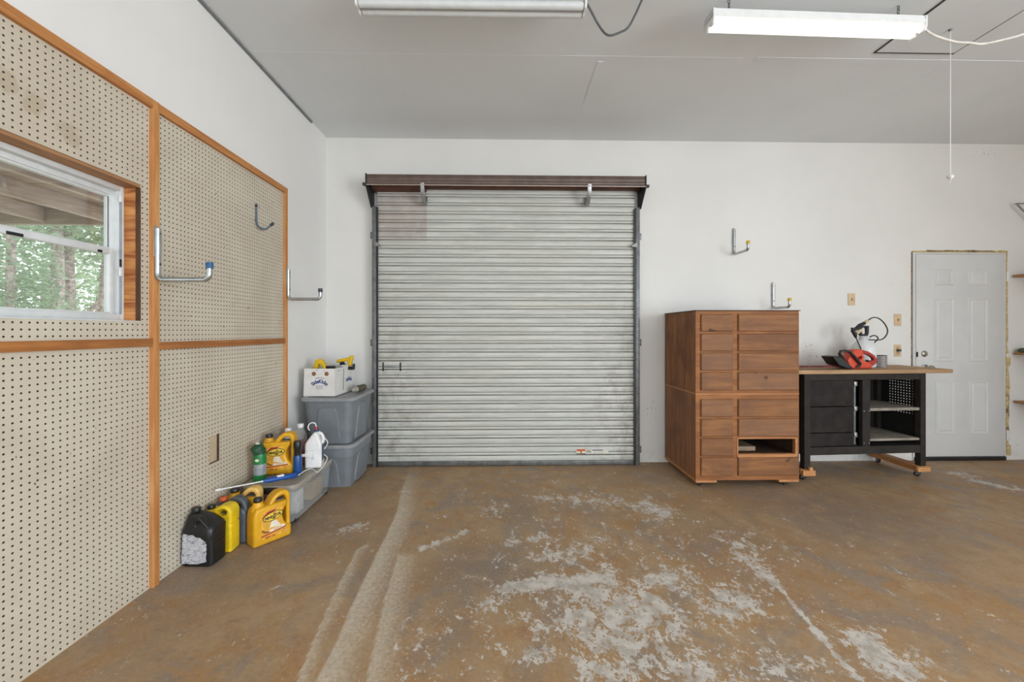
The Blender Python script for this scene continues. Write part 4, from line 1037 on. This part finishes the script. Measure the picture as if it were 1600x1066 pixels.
b.build('round_mark', mat('mark_brown', '#7d4a30', .6), cb, 0)
b = MB()
for sx in (-.046, .060): b.slab([[(sx + .006 * math.cos(2 * PI * k / 12), .185 + .006 * math.sin(2 * PI * k / 12)) for k in range(12)]], .0016, 0, FM)
b.build('mark_centre', mat('mark_tan', '#b98a62', .6), cb, 0)
SM = Matrix.Translation((x + .0008, 0, 0)) @ Matrix.Rotation(PI / 2, 4, 'Z') @ Matrix.Rotation(PI / 2 - tilt * .7, 4, 'X')
b = MB(); b.text('SideKicks', .044, SM @ Matrix.Translation((.075, .115, 0)), arc(.12), sx=.7, bold=.0014); b.build('lettering', M_NAVY, cb, 0)
b = MB(); b.text('KEEP DRY', .010, SM @ Matrix.Translation((-.12, .205, 0)), sx=.8); b.text('THIS END UP', .010, SM @ Matrix.Translation((.12, .205, 0)), sx=.8); b.text('10 LB', .012, SM @ Matrix.Translation((.14, .185, 0))); b.build('small_print', M_GREYI, cb, 0)
MB().slab([[(-.045, .03), (-.038, .03), (-.022, .21), (-.03, .21)]], .001, 0, SM).build('hand_slot', M_BLACK, cb, 0)
M_YEL = mat('tool_yellow', '#dcb420', .4, 0, .06)
zb = LZT + BXH
t = thing('hand_tool', 'yellow arched clamp tool in the left of the white box', 'tool', (-1.565, 3.47, LZT + .005), R(-10))
b = MB(); b.slab([rpoly([(-.07, .19), (-.055, .265), (-.035, .292), (-.005, .3), (.02, .285), (.055, .235), (.06, .19), (.03, .19), (.012, .235), (-.004, .25), (-.018, .245), (-.03, .19)], .008)], .045, .012, XZ); b.build('jaw', M_YEL, t)
MB().box(-.03, .03, -.02, .02, 0, .195, .006).build('shank', M_BLACK, t); MB().box(.04, .13, -.015, .015, .205, .238, .008).build('grip', M_BLACK, t)
t = thing('hand_tool', 'yellow pistol grip clamp tool in the right of the white box', 'tool', (-1.435, 3.62, LZT + .005), R(-8))
b = MB(); b.slab([rpoly([(-.06, .25), (-.055, .28), (.06, .302), (.075, .318), (.09, .32), (.095, .29), (.085, .27), (.08, .23), (.05, .22), (.045, .268)], .006)], .035, .009, XZ); b.build('body', M_YEL, t)
b = MB(); b.slab([rpoly([(-.03, .255), (.0, .262), (.035, .215), (.09, .22), (.095, .245), (.108, .24), (.105, .19), (-.01, .19)], .005)], .03, .006, XZ); b.build('grip', M_BLACK, t)
MB().box(-.015, .03, -.012, .012, 0, .20, .004).build('shank', M_BLACK, t)
t = thing('drink_bottle', 'olive grey bottle lying on its side beside the white box', 'bottle', (-1.295, 3.52, LZT + .030), 0, None, None, (-PI / 2, 0, R(-8)))
MB().lathe([(0, .02), (.026, .02), (.030, .035), (.030, .155), (.027, .165), (0, .165)], 20).build('bottle_body', mat('bottle_olive', '#5e5a48', .4, .3, .15, 20), t, 40)
MB().lathe([(0, -.02), (.014, -.02), (.016, -.012), (.016, 0), (.026, .018), (.026, .022), (0, .022)], 18).build('neck', mat('bottle_neck', '#b9b3a8', .4, .3), t, 40)

# ------------------------------------------------------------------ long clear bin and what stands on it
M_BIN = clear('bin_clear', '#c8ccce', .36, .25); M_BINLID = mat('bin_lid', '#a39b90', .5, 0, .06, 8)
BNX, BNY, BNW, BND, BNH = -1.525, 2.915, .36, .60, .262
bz = fz(BNX, BNY)
bn = thing('storage_bin', 'long clear underbed bin with grey lid along the pegboard', 'storage bin', (BNX, BNY, bz))
def bs(k, z): return [(x * k, y * (1 - (1 - k) * .6), z) for x, y in rrect(BNW, BND, .05)]
b = MB(); b.loft([bs(.84, .015), bs(.86, .018), bs(.94, BNH - .05), bs(.945, BNH - .03), bs(.97, BNH - .012)]); b.build('bin_body', M_BIN, bn, 35)
lr = lambda s, z: [(x, y, z) for x, y in rrect(BNW * s, BND * (1 - (1 - s) * .6), .06)]
b = MB(); b.loft([lr(1.0, BNH - .03), lr(1.01, BNH - .014), lr(1.0, BNH - .004), lr(.985, BNH), lr(.9, BNH), lr(.88, BNH - .004), lr(.4, BNH - .004)]); b.build('lid', M_BINLID, bn, 30)
LTOP = bz + BNH
MB().box(-.075, .075, -BND / 2 - .022, -BND / 2 + .004, BNH - .045, BNH - .006, .007).build('latch', M_BLACK, bn)
MB().box(-.075, .075, BND / 2 - .004, BND / 2 + .018, BNH - .05, BNH - .006, .007).build('latch', M_BLACK, bn)
for (sx, sy) in ((-1, -1), (1, -1), (-1, 1), (1, 1)):
    MB().lathe([(0, -.012), (.024, -.012), (.026, -.008), (.026, .008), (.024, .012), (0, .012)], 16, Matrix.Translation((sx * .142, sy * .225, .0265)) @ Matrix.Rotation(PI / 2, 4, 'Y')).build('wheel', M_BLACK, bn, 40)
tag(MB().box(-.09, .10, -.05, .05, 0, .15, .004).build('carton', mat('carton_white', '#cfcfcb', .7), None, 30, (BNX + .02, 2.80, bz + .021)), 'white carton seen inside the clear bin, nearer the camera', 'carton')
tag(MB().box(-.10, .10, -.09, .09, 0, .13, .004).build('carton', mat('carton_tan', '#a58c62', .7), None, 30, (BNX + .015, 3.07, bz + .021)), 'tan carton seen inside the clear bin, at the far end', 'carton')

# ---- jugs
M_OIL = mat('oil_yellow', '#dba31c', .38, 0, .06, 10); M_OILH = mat('oil_handle', '#dfb663', .45, 0, .05); M_YJ = mat('jug_yellow', '#e2c01f', .38, 0, .06)
M_JGREY = mat('jug_grey', '#4c5258', .42, 0, .08); M_OCAP = mat('cap_orange', '#cf5a26', .5); M_GRIP = mat('grip_grey', '#6d675f', .6)
M_LBL = mat('label_amber', '#e3a83a', .5, 0, .1, 22); M_LRED = mat('label_red', '#a8332a', .5); M_LWH = mat('label_white', '#e2d9c4', .5); M_LBROWN = mat('label_brown', '#8a5522', .5)
M_LYEL = mat('label_yellow', '#e8c53c', .45); M_INK = mat('label_ink', '#1f1c22', .5)
def ell(cx, cy, a, b_, n=28, rot=0.0):
    return [(cx + a * math.cos(2 * PI * k / n) * math.cos(rot) - b_ * math.sin(2 * PI * k / n) * math.sin(rot), cy + a * math.cos(2 * PI * k / n) * math.sin(rot) + b_ * math.sin(2 * PI * k / n) * math.cos(rot)) for k in range(n)]
def oil_jug(label, loc, rz, body=None, lab=True, w=.215, d=.105, handle=None, rot=None):
    t = thing('oil_jug', label, 'oil jug', loc, rz)
    h = w / 2
    out = rpoly([(-h, .0), (-h, .160), (-h * .97, .190), (-h * .86, .222), (-h * .3, .226), (-h * .1, .225), (h * .78, .228), (h * .75, .20), (h * .56, .17), (h * .52, .135), (h * .64, .095), (h * .84, .075), (h, .068), (h, .0)], .016)
    MB().slab([out], d, .016, XZ, 3).build('jug_body', body or M_OIL, t, 50)
    MB().slab([rpoly([(-h * .3, .19), (-h * .16, .226), (h * .04, .262), (h * .36, .286), (h * .78, .285), (h * .98, .262), (h, .225), (h, .05), (h * .74, .05), (h * .78, .10), (h * .77, .235), (h * .68, .254), (h * .46, .258), (h * .28, .248), (h * .08, .218), (h * .0, .19)], .012)], d * .72, .012, XZ, 3).build('handle', handle or body or M_OIL, t, 50)
    MB().box(h * .14, h * .74, -d * .2, d * .2, .2225, .2315, .002).build('grip_inset', M_GRIP, t)
    MB().lathe([(0, 0), (.0225, 0), (.0235, .004), (.0235, .020), (.021, .023), (0, .023)], 22, Matrix.Translation((-h * .60, 0, .2505))).build('cap', M_BLACK, t, 40)
    MB().lathe([(0, 0), (.040, 0), (.030, .028), (.0265, .034), (.0265, .046), (0, .046)], 22, Matrix.Translation((-h * .60, 0, .205))).build('neck', body or M_OIL, t, 40)
    if lab:
        LM = Matrix.Translation((0, -d / 2 - .0004, 0)) @ XZ
        lb = MB().slab([rpoly([(-h * .62, .035), (-h * .62, .195), (h * .1, .205), (h * .5, .198), (h * .40, .16), (h * .38, .12), (h * .56, .078), (h * .80, .055), (h * .80, .035)], .01)], .0012, 0, LM).build('label', M_LBL, t, 0)
        def part(m, polys, th, nm='label_print'): 
            b = MB()
            for q in polys: b.slab([q], th, 0, LM)
            return b.build(nm, m, lb, 0)
        part(M_LRED, [rpoly([(-h * .58, .165), (-h * .3, .192), (h * .14, .198), (h * .1, .188), (-h * .25, .178), (-h * .55, .148)], .003)], .0018)
        part(M_INK, [ell(-h * .02, .158, .058, .0265, rot=.12)], .0020); part(M_LYEL, [ell(-h * .02, .158, .054, .0225, rot=.12)], .0026)
        part(M_LRED, [[(-.004, .166), (.014, .168), (.006, .178)]], .0030)
        b = MB(); b.text('PENNZOIL', .0215, LM @ Matrix.Translation((-h * .02, .156, .0016)) @ Matrix.Rotation(.12, 4, 'Z'), sx=.92, bold=.0010); b.build('lettering', M_INK, lb, 0)
        part(M_INK, [[(-.014, .146), (.016, .149), (.004, .138)]], .0030)
        part(M_LWH, [[(-h * .1, .128), (h * .16, .128), (h * .40, .086), (-h * .2, .094)]], .0018)
        part(M_LWH, [[(-h * .2, .080), (h * .58, .089), (h * .62, .075), (-h * .25, .066)]], .0020); part(M_LRED, [[(-h * .62, .058), (h * .66, .074), (h * .68, .067), (-h * .62, .050)]], .0024)
        part(M_LBROWN, [rpoly([(-h * .60, .095), (-h * .4, .080), (-h * .2, .072), (-h * .1, .082), (-h * .22, .066), (-h * .45, .070), (-h * .6, .082)], .002)], .0022)
        b = MB(); b.text('10W-30', .017, LM @ Matrix.Translation((-h * .18, .040, .0014)) @ Matrix.Rotation(.02, 4, 'Z'), sx=.95, bold=.0004); b.text('MOTOR OIL', .0085, LM @ Matrix.Translation((h * .22, .078, .0016)) @ Matrix.Rotation(.09, 4, 'Z')); b.build('lettering', M_LRED, lb, 0)
        b = MB(); b.slab([ell(h * .52, .050, .010, .010, 16), ell(h * .52, .050, .008, .008, 16)], .0016, 0, LM); b.build('label_print', M_LBROWN, lb, 0)
    return t
oil_jug('yellow oil jug with oval label, turned towards the room on the floor', (-1.424, 2.470, fz(-1.43, 2.45)), R(53))
oil_jug('yellow oil jug with pale top handle, wedged behind the others on the floor', (-1.605, 2.523, fz(-1.6, 2.5) + .012), R(3), handle=M_OILH, d=.085, w=.2)
oil_jug('yellow oil jug standing on the lid of the clear bin', (-1.588, 2.875, LTOP), R(8), w=.222)

# grey jug with orange cap
t = thing('coolant_jug', 'dark grey jug with orange cap between yellow jugs', 'jug', (-1.62, 2.438, fz(-1.62, 2.45)), R(2))
MB().slab([rpoly([(-.09, 0), (-.09, .19), (-.082, .225), (-.06, .24), (-.035, .235), (-.02, .21), (.075, .205), (.09, .18), (.09, 0)], .014)], .07, .013, XZ, 3).build('jug_body', M_JGREY, t, 50)
MB().slab([rpoly([(-.036, .195), (-.026, .245), (.012, .274), (.05, .270), (.080, .243), (.091, .20), (.091, .14), (.068, .14), (.066, .20), (.054, .232), (.03, .245), (.010, .234), (.002, .195)], .012)], .048, .010, XZ, 3).build('handle', M_JGREY, t, 50)
MB().lathe([(0, 0), (.02, 0), (.021, .018), (.019, .021), (0, .021)], 18, Matrix.Translation((-.055, 0, .246))).build('cap', M_OCAP, t, 40)
b = MB(); b.box(.0905, .0915, -.022, .022, .04, .13); lb = b.build('label', M_LRED, t, 0); MB().box(.091, .092, -.02, .02, .075, .095).build('label_print', M_LYEL, lb, 0); MB().box(.091, .092, -.02, .02, .098, .112).build('label_print', M_LWH, lb, 0)
# plain yellow jug
t = thing('coolant_jug', 'plain bright yellow jug with black cap directly behind the black jug', 'jug', (-1.632, 2.347, fz(-1.63, 2.35)), R(2))
b = MB(); b.slab([rpoly([(-.085, 0), (-.085, .20), (-.07, .235), (-.02, .24), (0, .255), (.03, .267), (.065, .262), (.085, .235), (.085, .165), (.08, .16), (.085, .15), (.085, 0)], .014),
                  rpoly([(.0, .215), (.012, .238), (.04, .246), (.058, .235), (.054, .214), (.03, .206)], .006)], .085, .012, XZ, 3); b.build('jug_body', M_YJ, t, 50)
MB().lathe([(0, 0), (.019, 0), (.020, .017), (.018, .020), (0, .020)], 18, Matrix.Translation((-.05, 0, .238))).build('cap', M_BLACK, t, 40)
MB().box(.0, .055, -.01, .01, .205, .214, .002).build('grip_inset', M_GRIP, t)
# black jug with torn label
t = thing('chemical_jug', 'black jug with torn white label at the front of the row', 'jug', (-1.637, 2.232, fz(-1.64, 2.23)), R(-1))
def jr(w_, d_, r_, z, cx=0, cy=0): return [(x, y, z) for x, y in rrect(w_, d_, r_, 4, cx, cy)]
b = MB(); b.loft([jr(.150, .112, .02, 0), jr(.164, .124, .026, .006), jr(.166, .126, .026, .15), jr(.168, .128, .026, .19), jr(.160, .120, .03, .205), jr(.12, .09, .03, .24, -.022, .008), jr(.07, .06, .025, .258, -.045, .012), jr(.042, .042, .02, .266, -.055, .012)]); b.build('jug_body', M_BLACK, t, 45)
b = MB(); b.slab([rpoly([(-.045, .20), (-.040, .262), (-.018, .276), (.012, .268), (.066, .208), (.082, .176), (.081, .145), (.03, .145)], .012), rpoly([(-.006, .222), (-.002, .244), (.012, .243), (.050, .202), (.056, .182), (.046, .176)], .004)], .036, .006, Matrix.Translation((0, -.040, -.004)) @ XZ, 2); b.build('handle', M_BLACK, t, 50)
b = MB()
for k in range(4): b.box(.082, .0855, -.04, .03, .05 + k * .03, .058 + k * .03, .0015)
b.build('side_rib', M_BLACK, t)
MB().lathe([(0, 0), (.021, 0), (.022, .003), (.022, .02), (.020, .023), (0, .023)], 22, Matrix.Translation((-.055, .012, .264))).build('cap', M_BLACK, t, 40)
tm = NT('torn_paper'); v = tm.coords(scale=(1, 1, 1.6), rot=(0, .6, 0)); n = tm.noise(v, 40, 5, .68, 1.5)
tm.link(tm.mix(tm.smooth(n, .33, .56), lin('#77777c'), lin('#c2c2c6')), tm.b.inputs['Base Color']); tm.b.inputs['Roughness'].default_value = .8
edge = []
base = [(-.072, .022), (.0, .018), (.056, .028), (.058, .10), (.056, .132), (.03, .152), (-.02, .172), (-.066, .176), (-.072, .10)]
for i in range(len(base)):
    a, c = Vector(base[i]), Vector(base[(i + 1) % len(base)])
    for k in range(5):
        p_ = a.lerp(c, k / 5); edge.append((p_.x + random.uniform(-.003, .003), p_.y + random.uniform(-.003, .003)))
MB().slab([edge], .0012, 0, Matrix.Translation((0, -.0642, 0)) @ XZ).build('torn_label', tm.m, t, 0)

# ---- bottles on the bin
M_GREENB = mat('bottle_green', '#1f7a3f', .35, 0, .06); M_DKGREEN = mat('cap_dark_green', '#1d4a30', .4)
t = thing('cleaner_bottle', 'green bottle with bent dark neck and grey label on the bin lid', 'bottle', (-1.628, 2.715, LTOP))
MB().lathe([(0, 0), (.036, 0), (.038, .006), (.038, .04), (.038, .105), (.039, .15), (.038, .175), (.036, .185), (0, .185)], 24).build('bottle_body', M_GREENB, t, 40)
MB().lathe([(.0385, .048), (.0392, .048), (.0392, .118), (.0385, .118)], 24).build('label', mat('label_silver', '#9a9ea3', .4, .2, .1, 30), t, 40)
MB().slab([ell(.004, .148, .013, .009, 16)], .002, 0, Matrix.Translation((.0, -.0395, 0)) @ XZ).build('label', M_LWH, t, 0)
MB().tube([(0, 0, .180), (-.004, 0, .20), (-.016, 0, .215), (.0, 0, .236), (.004, 0, .246)], [.037, .042, .043, .030, .016], 18).build('bent_neck', M_DKGREEN, t, 50)
MB().tube([(-.006, -.004, .240), (-.020, -.006, .254)], [.014, .011], 14).build('nozzle', mat('nozzle_pale', '#c3c9bb', .5), t, 50)
t = thing('spray_bottle', 'slim blue bottle with black top between the yellow and white jugs', 'bottle', (-1.440, 2.835, LTOP))
MB().lathe([(0, 0), (.026, 0), (.028, .005), (.028, .12), (.024, .135), (0, .135)], 20).build('bottle_body', mat('bottle_blue', '#1c4a86', .3, 0, .06), t, 40)
MB().lathe([(0, .13), (.022, .13), (.022, .175), (.026, .185), (.027, .215), (.022, .232), (.010, .236), (0, .236)], 18).build('sprayer_head', M_BLACK, t, 40)
t = thing('fluid_bottle', 'clear bottle of dark red fluid with white cap behind the white jug', 'bottle', (-1.525, 3.045, LTOP))
MB().lathe([(0, 0), (.042, 0), (.045, .006), (.045, .17), (.046, .20), (.040, .235), (.024, .262), (.020, .27), (.020, .285), (0, .285)], 22).build('bottle_body', clear('bottle_clear', '#d5d2d2', .25, .15), t, 40)
MB().lathe([(0, .004), (.040, .004), (.042, .01), (.042, .178), (0, .178)], 20).build('fluid', mat('fluid_red', '#7a1c36', .2), t, 40)
MB().lathe([(0, .278), (.022, .278), (.023, .282), (.023, .302), (.021, .306), (0, .306)], 18).build('cap', M_WHITEPL, t, 40)
t = thing('plastic_bottle', 'pale bottle with white cap half hidden behind the jug on the bin', 'bottle', (-1.645, 3.10, LTOP))
MB().lathe([(0, 0), (.044, 0), (.046, .006), (.046, .17), (.038, .21), (.022, .228), (.020, .24), (0, .24)], 22).build('bottle_body', mat('bottle_pale', '#c6cbd0', .3), t, 40)
MB().lathe([(0, .232), (.023, .232), (.024, .236), (.024, .256), (.022, .26), (0, .26)], 18).build('cap', M_WHITEPL, t, 40)
# white sprayer jug
t = thing('sprayer_jug', 'white ready-to-use sprayer jug with red cap on the bin lid', 'jug', (-1.396, 2.995, LTOP), R(12))
b = MB(); b.slab([rpoly([(-.056, 0), (-.057, .175), (-.05, .192), (-.004, .252), (.004, .260), (.026, .260), (.032, .240), (.052, .185), (.056, .165), (.056, 0)], .012)], .105, .014, XZ, 3); b.build('jug_body', M_WHITEPL, t, 50)
MB().tube(catmull([(.022, 0, .248), (.042, 0, .244), (.056, 0, .222), (.060, 0, .195), (.052, 0, .172)], 5), .0105, 10).build('handle', M_WHITEPL, t, 60)
MB().lathe([(0, 0), (.018, 0), (.018, .014), (0, .014)], 16, Matrix.Translation((.014, 0, .262))).build('collar', mat('cap_navy', '#27426f', .5), t, 40)
MB().lathe([(0, .014), (.015, .014), (.013, .03), (0, .032)], 16, Matrix.Translation((.010, 0, .262))).build('cap', mat('cap_red', '#a02b36', .5), t, 40)
MB().slab([rpoly([(-.035, .05), (-.035, .165), (.035, .175), (.036, .05)], .006)], .002, 0, Matrix.Translation((.0560, 0, 0)) @ Matrix.Rotation(PI / 2, 4, 'Z') @ XZ).build('label', mat('label_slate', '#525c78', .5, 0, .15, 40), t, 0)
b = MB(); b.box(-.05, .01, -.062, -.050, .085, .135, .003).box(-.075, -.04, -.070, -.052, .095, .115, .004).box(.0, .012, -.066, -.05, .07, .14, .003).build('wand_clip', M_WHITEPL, t)
MB().tube(catmull([(.010, 0, .290), (.006, -.004, .315), (-.012, -.006, .326), (-.034, -.006, .318), (-.043, -.006, .298), (-.04, -.01, .282), (-.03, -.015, .272)], 6), .0042, 8).build('feed_tube', M_WHITEPL, t, 60)
# wand and hose
t = thing('spray_wand', 'blue spray wand with long white lance across the bin lid', 'wand', (0, 0, 0))
wa, wb = Vector((-1.412, 2.765, LTOP + .0205)), Vector((-1.700, 2.42, LTOP + .056))
L_ = lambda k: wa.lerp(wb, k)
MB().tube([L_(0), L_(.02), L_(.16), L_(.2), L_(.36), L_(.46)], [.012, .017, .0185, .016, .0185, .009], 14).build('wand_handle', M_BLUEPL, t, 50)
q = L_(.23); MB().box(-.022, .022, -.012, .012, .008, .022, .004).build('switch', M_WHITEPL, t, 30, q, (0, 0, math.atan2(.35, .288)))
MB().tube([L_(.44), L_(.5), L_(.97)], [.0075, .0045, .0045], 10).tube([L_(.96), L_(1.0), L_(1.03)], [.007, .008, .005], 10).build('lance', M_WHITEPL, t, 60)
zl = LTOP + .006
hz = [wa + Vector((.01, .008, -.004)), atZ(480, 734, zl), atZ(489, 733.5, zl), atZ(496, 738, zl), atZ(505, 734, zl), dpt(513, 728.5, 2.93), dpt(515.5, 716, 3.0), dpt(506, 710, 3.02), dpt(504.5, 705, 3.02), dpt(512, 693, 3.02), dpt(507, 684, 3.02), dpt(500, 679, 3.02)]
hz = [Vector((min(p.x, -1.318), p.y, p.z)) for p in hz]
tag(MB().tube(catmull(hz, 6), .0038, 8).build('spray_hose', M_WHITEPL, None, 60), 'thin white hose between the blue wand and the white jug', 'hose')

# ------------------------------------------------------------------ light, world, camera
wd = bpy.data.worlds.new('World'); scn.world = wd; wd.use_nodes = True
nt = wd.node_tree; bg = nt.nodes['Background']
bg.inputs[0].default_value = (.86, .93, 1.0, 1); bg.inputs[1].default_value = 2.5
def area(name, loc, rot, sx, sy, power, col):
    l = bpy.data.lights.new(name, 'AREA'); l.shape = 'RECTANGLE'; l.size = sx; l.size_y = sy; l.energy = power; l.color = col
    o = bpy.data.objects.new(name, l); COL.objects.link(o); o.location = loc; o.rotation_euler = rot; return o
area('rear_fill_lamp', (1.65, -4.95, 1.42), (R(104), 0, 0), 5.8, 2.7, 55, (.86, .94, 1.0))  # added fill lamp for the unseen rear opening, tilted up for the ceiling
area('side_fill_lamp', (XR - .03, -2.8, 1.38), (R(100), 0, R(90)), 3.55, 2.6, 265, (.84, .93, 1.0))  # added fill lamp at a made-up side opening, brightens the left wall
cd = bpy.data.cameras.new('Camera'); cam = bpy.data.objects.new('Camera', cd); COL.objects.link(cam)
cam.location = (0, 0, EYE); cam.rotation_euler = (PI / 2, 0, -TH)
cd.sensor_fit = 'HORIZONTAL'; cd.sensor_width = 36; cd.lens = 36 * FPX / 1600; cd.shift_x = 0; cd.shift_y = -15 / 1600; cd.clip_start = .02; cd.clip_end = 200
scn.camera = cam
vs_ = scn.view_settings
vs_.view_transform = 'Standard'; vs_.look = 'None'; vs_.exposure = 0.34; vs_.gamma = 1.0; vs_.use_curve_mapping = False
scn.cycles.use_denoising = True
scn.cycles.max_bounces = 8; scn.cycles.diffuse_bounces = 5; scn.cycles.transparent_max_bounces = 12; scn.cycles.sample_clamp_indirect = 8
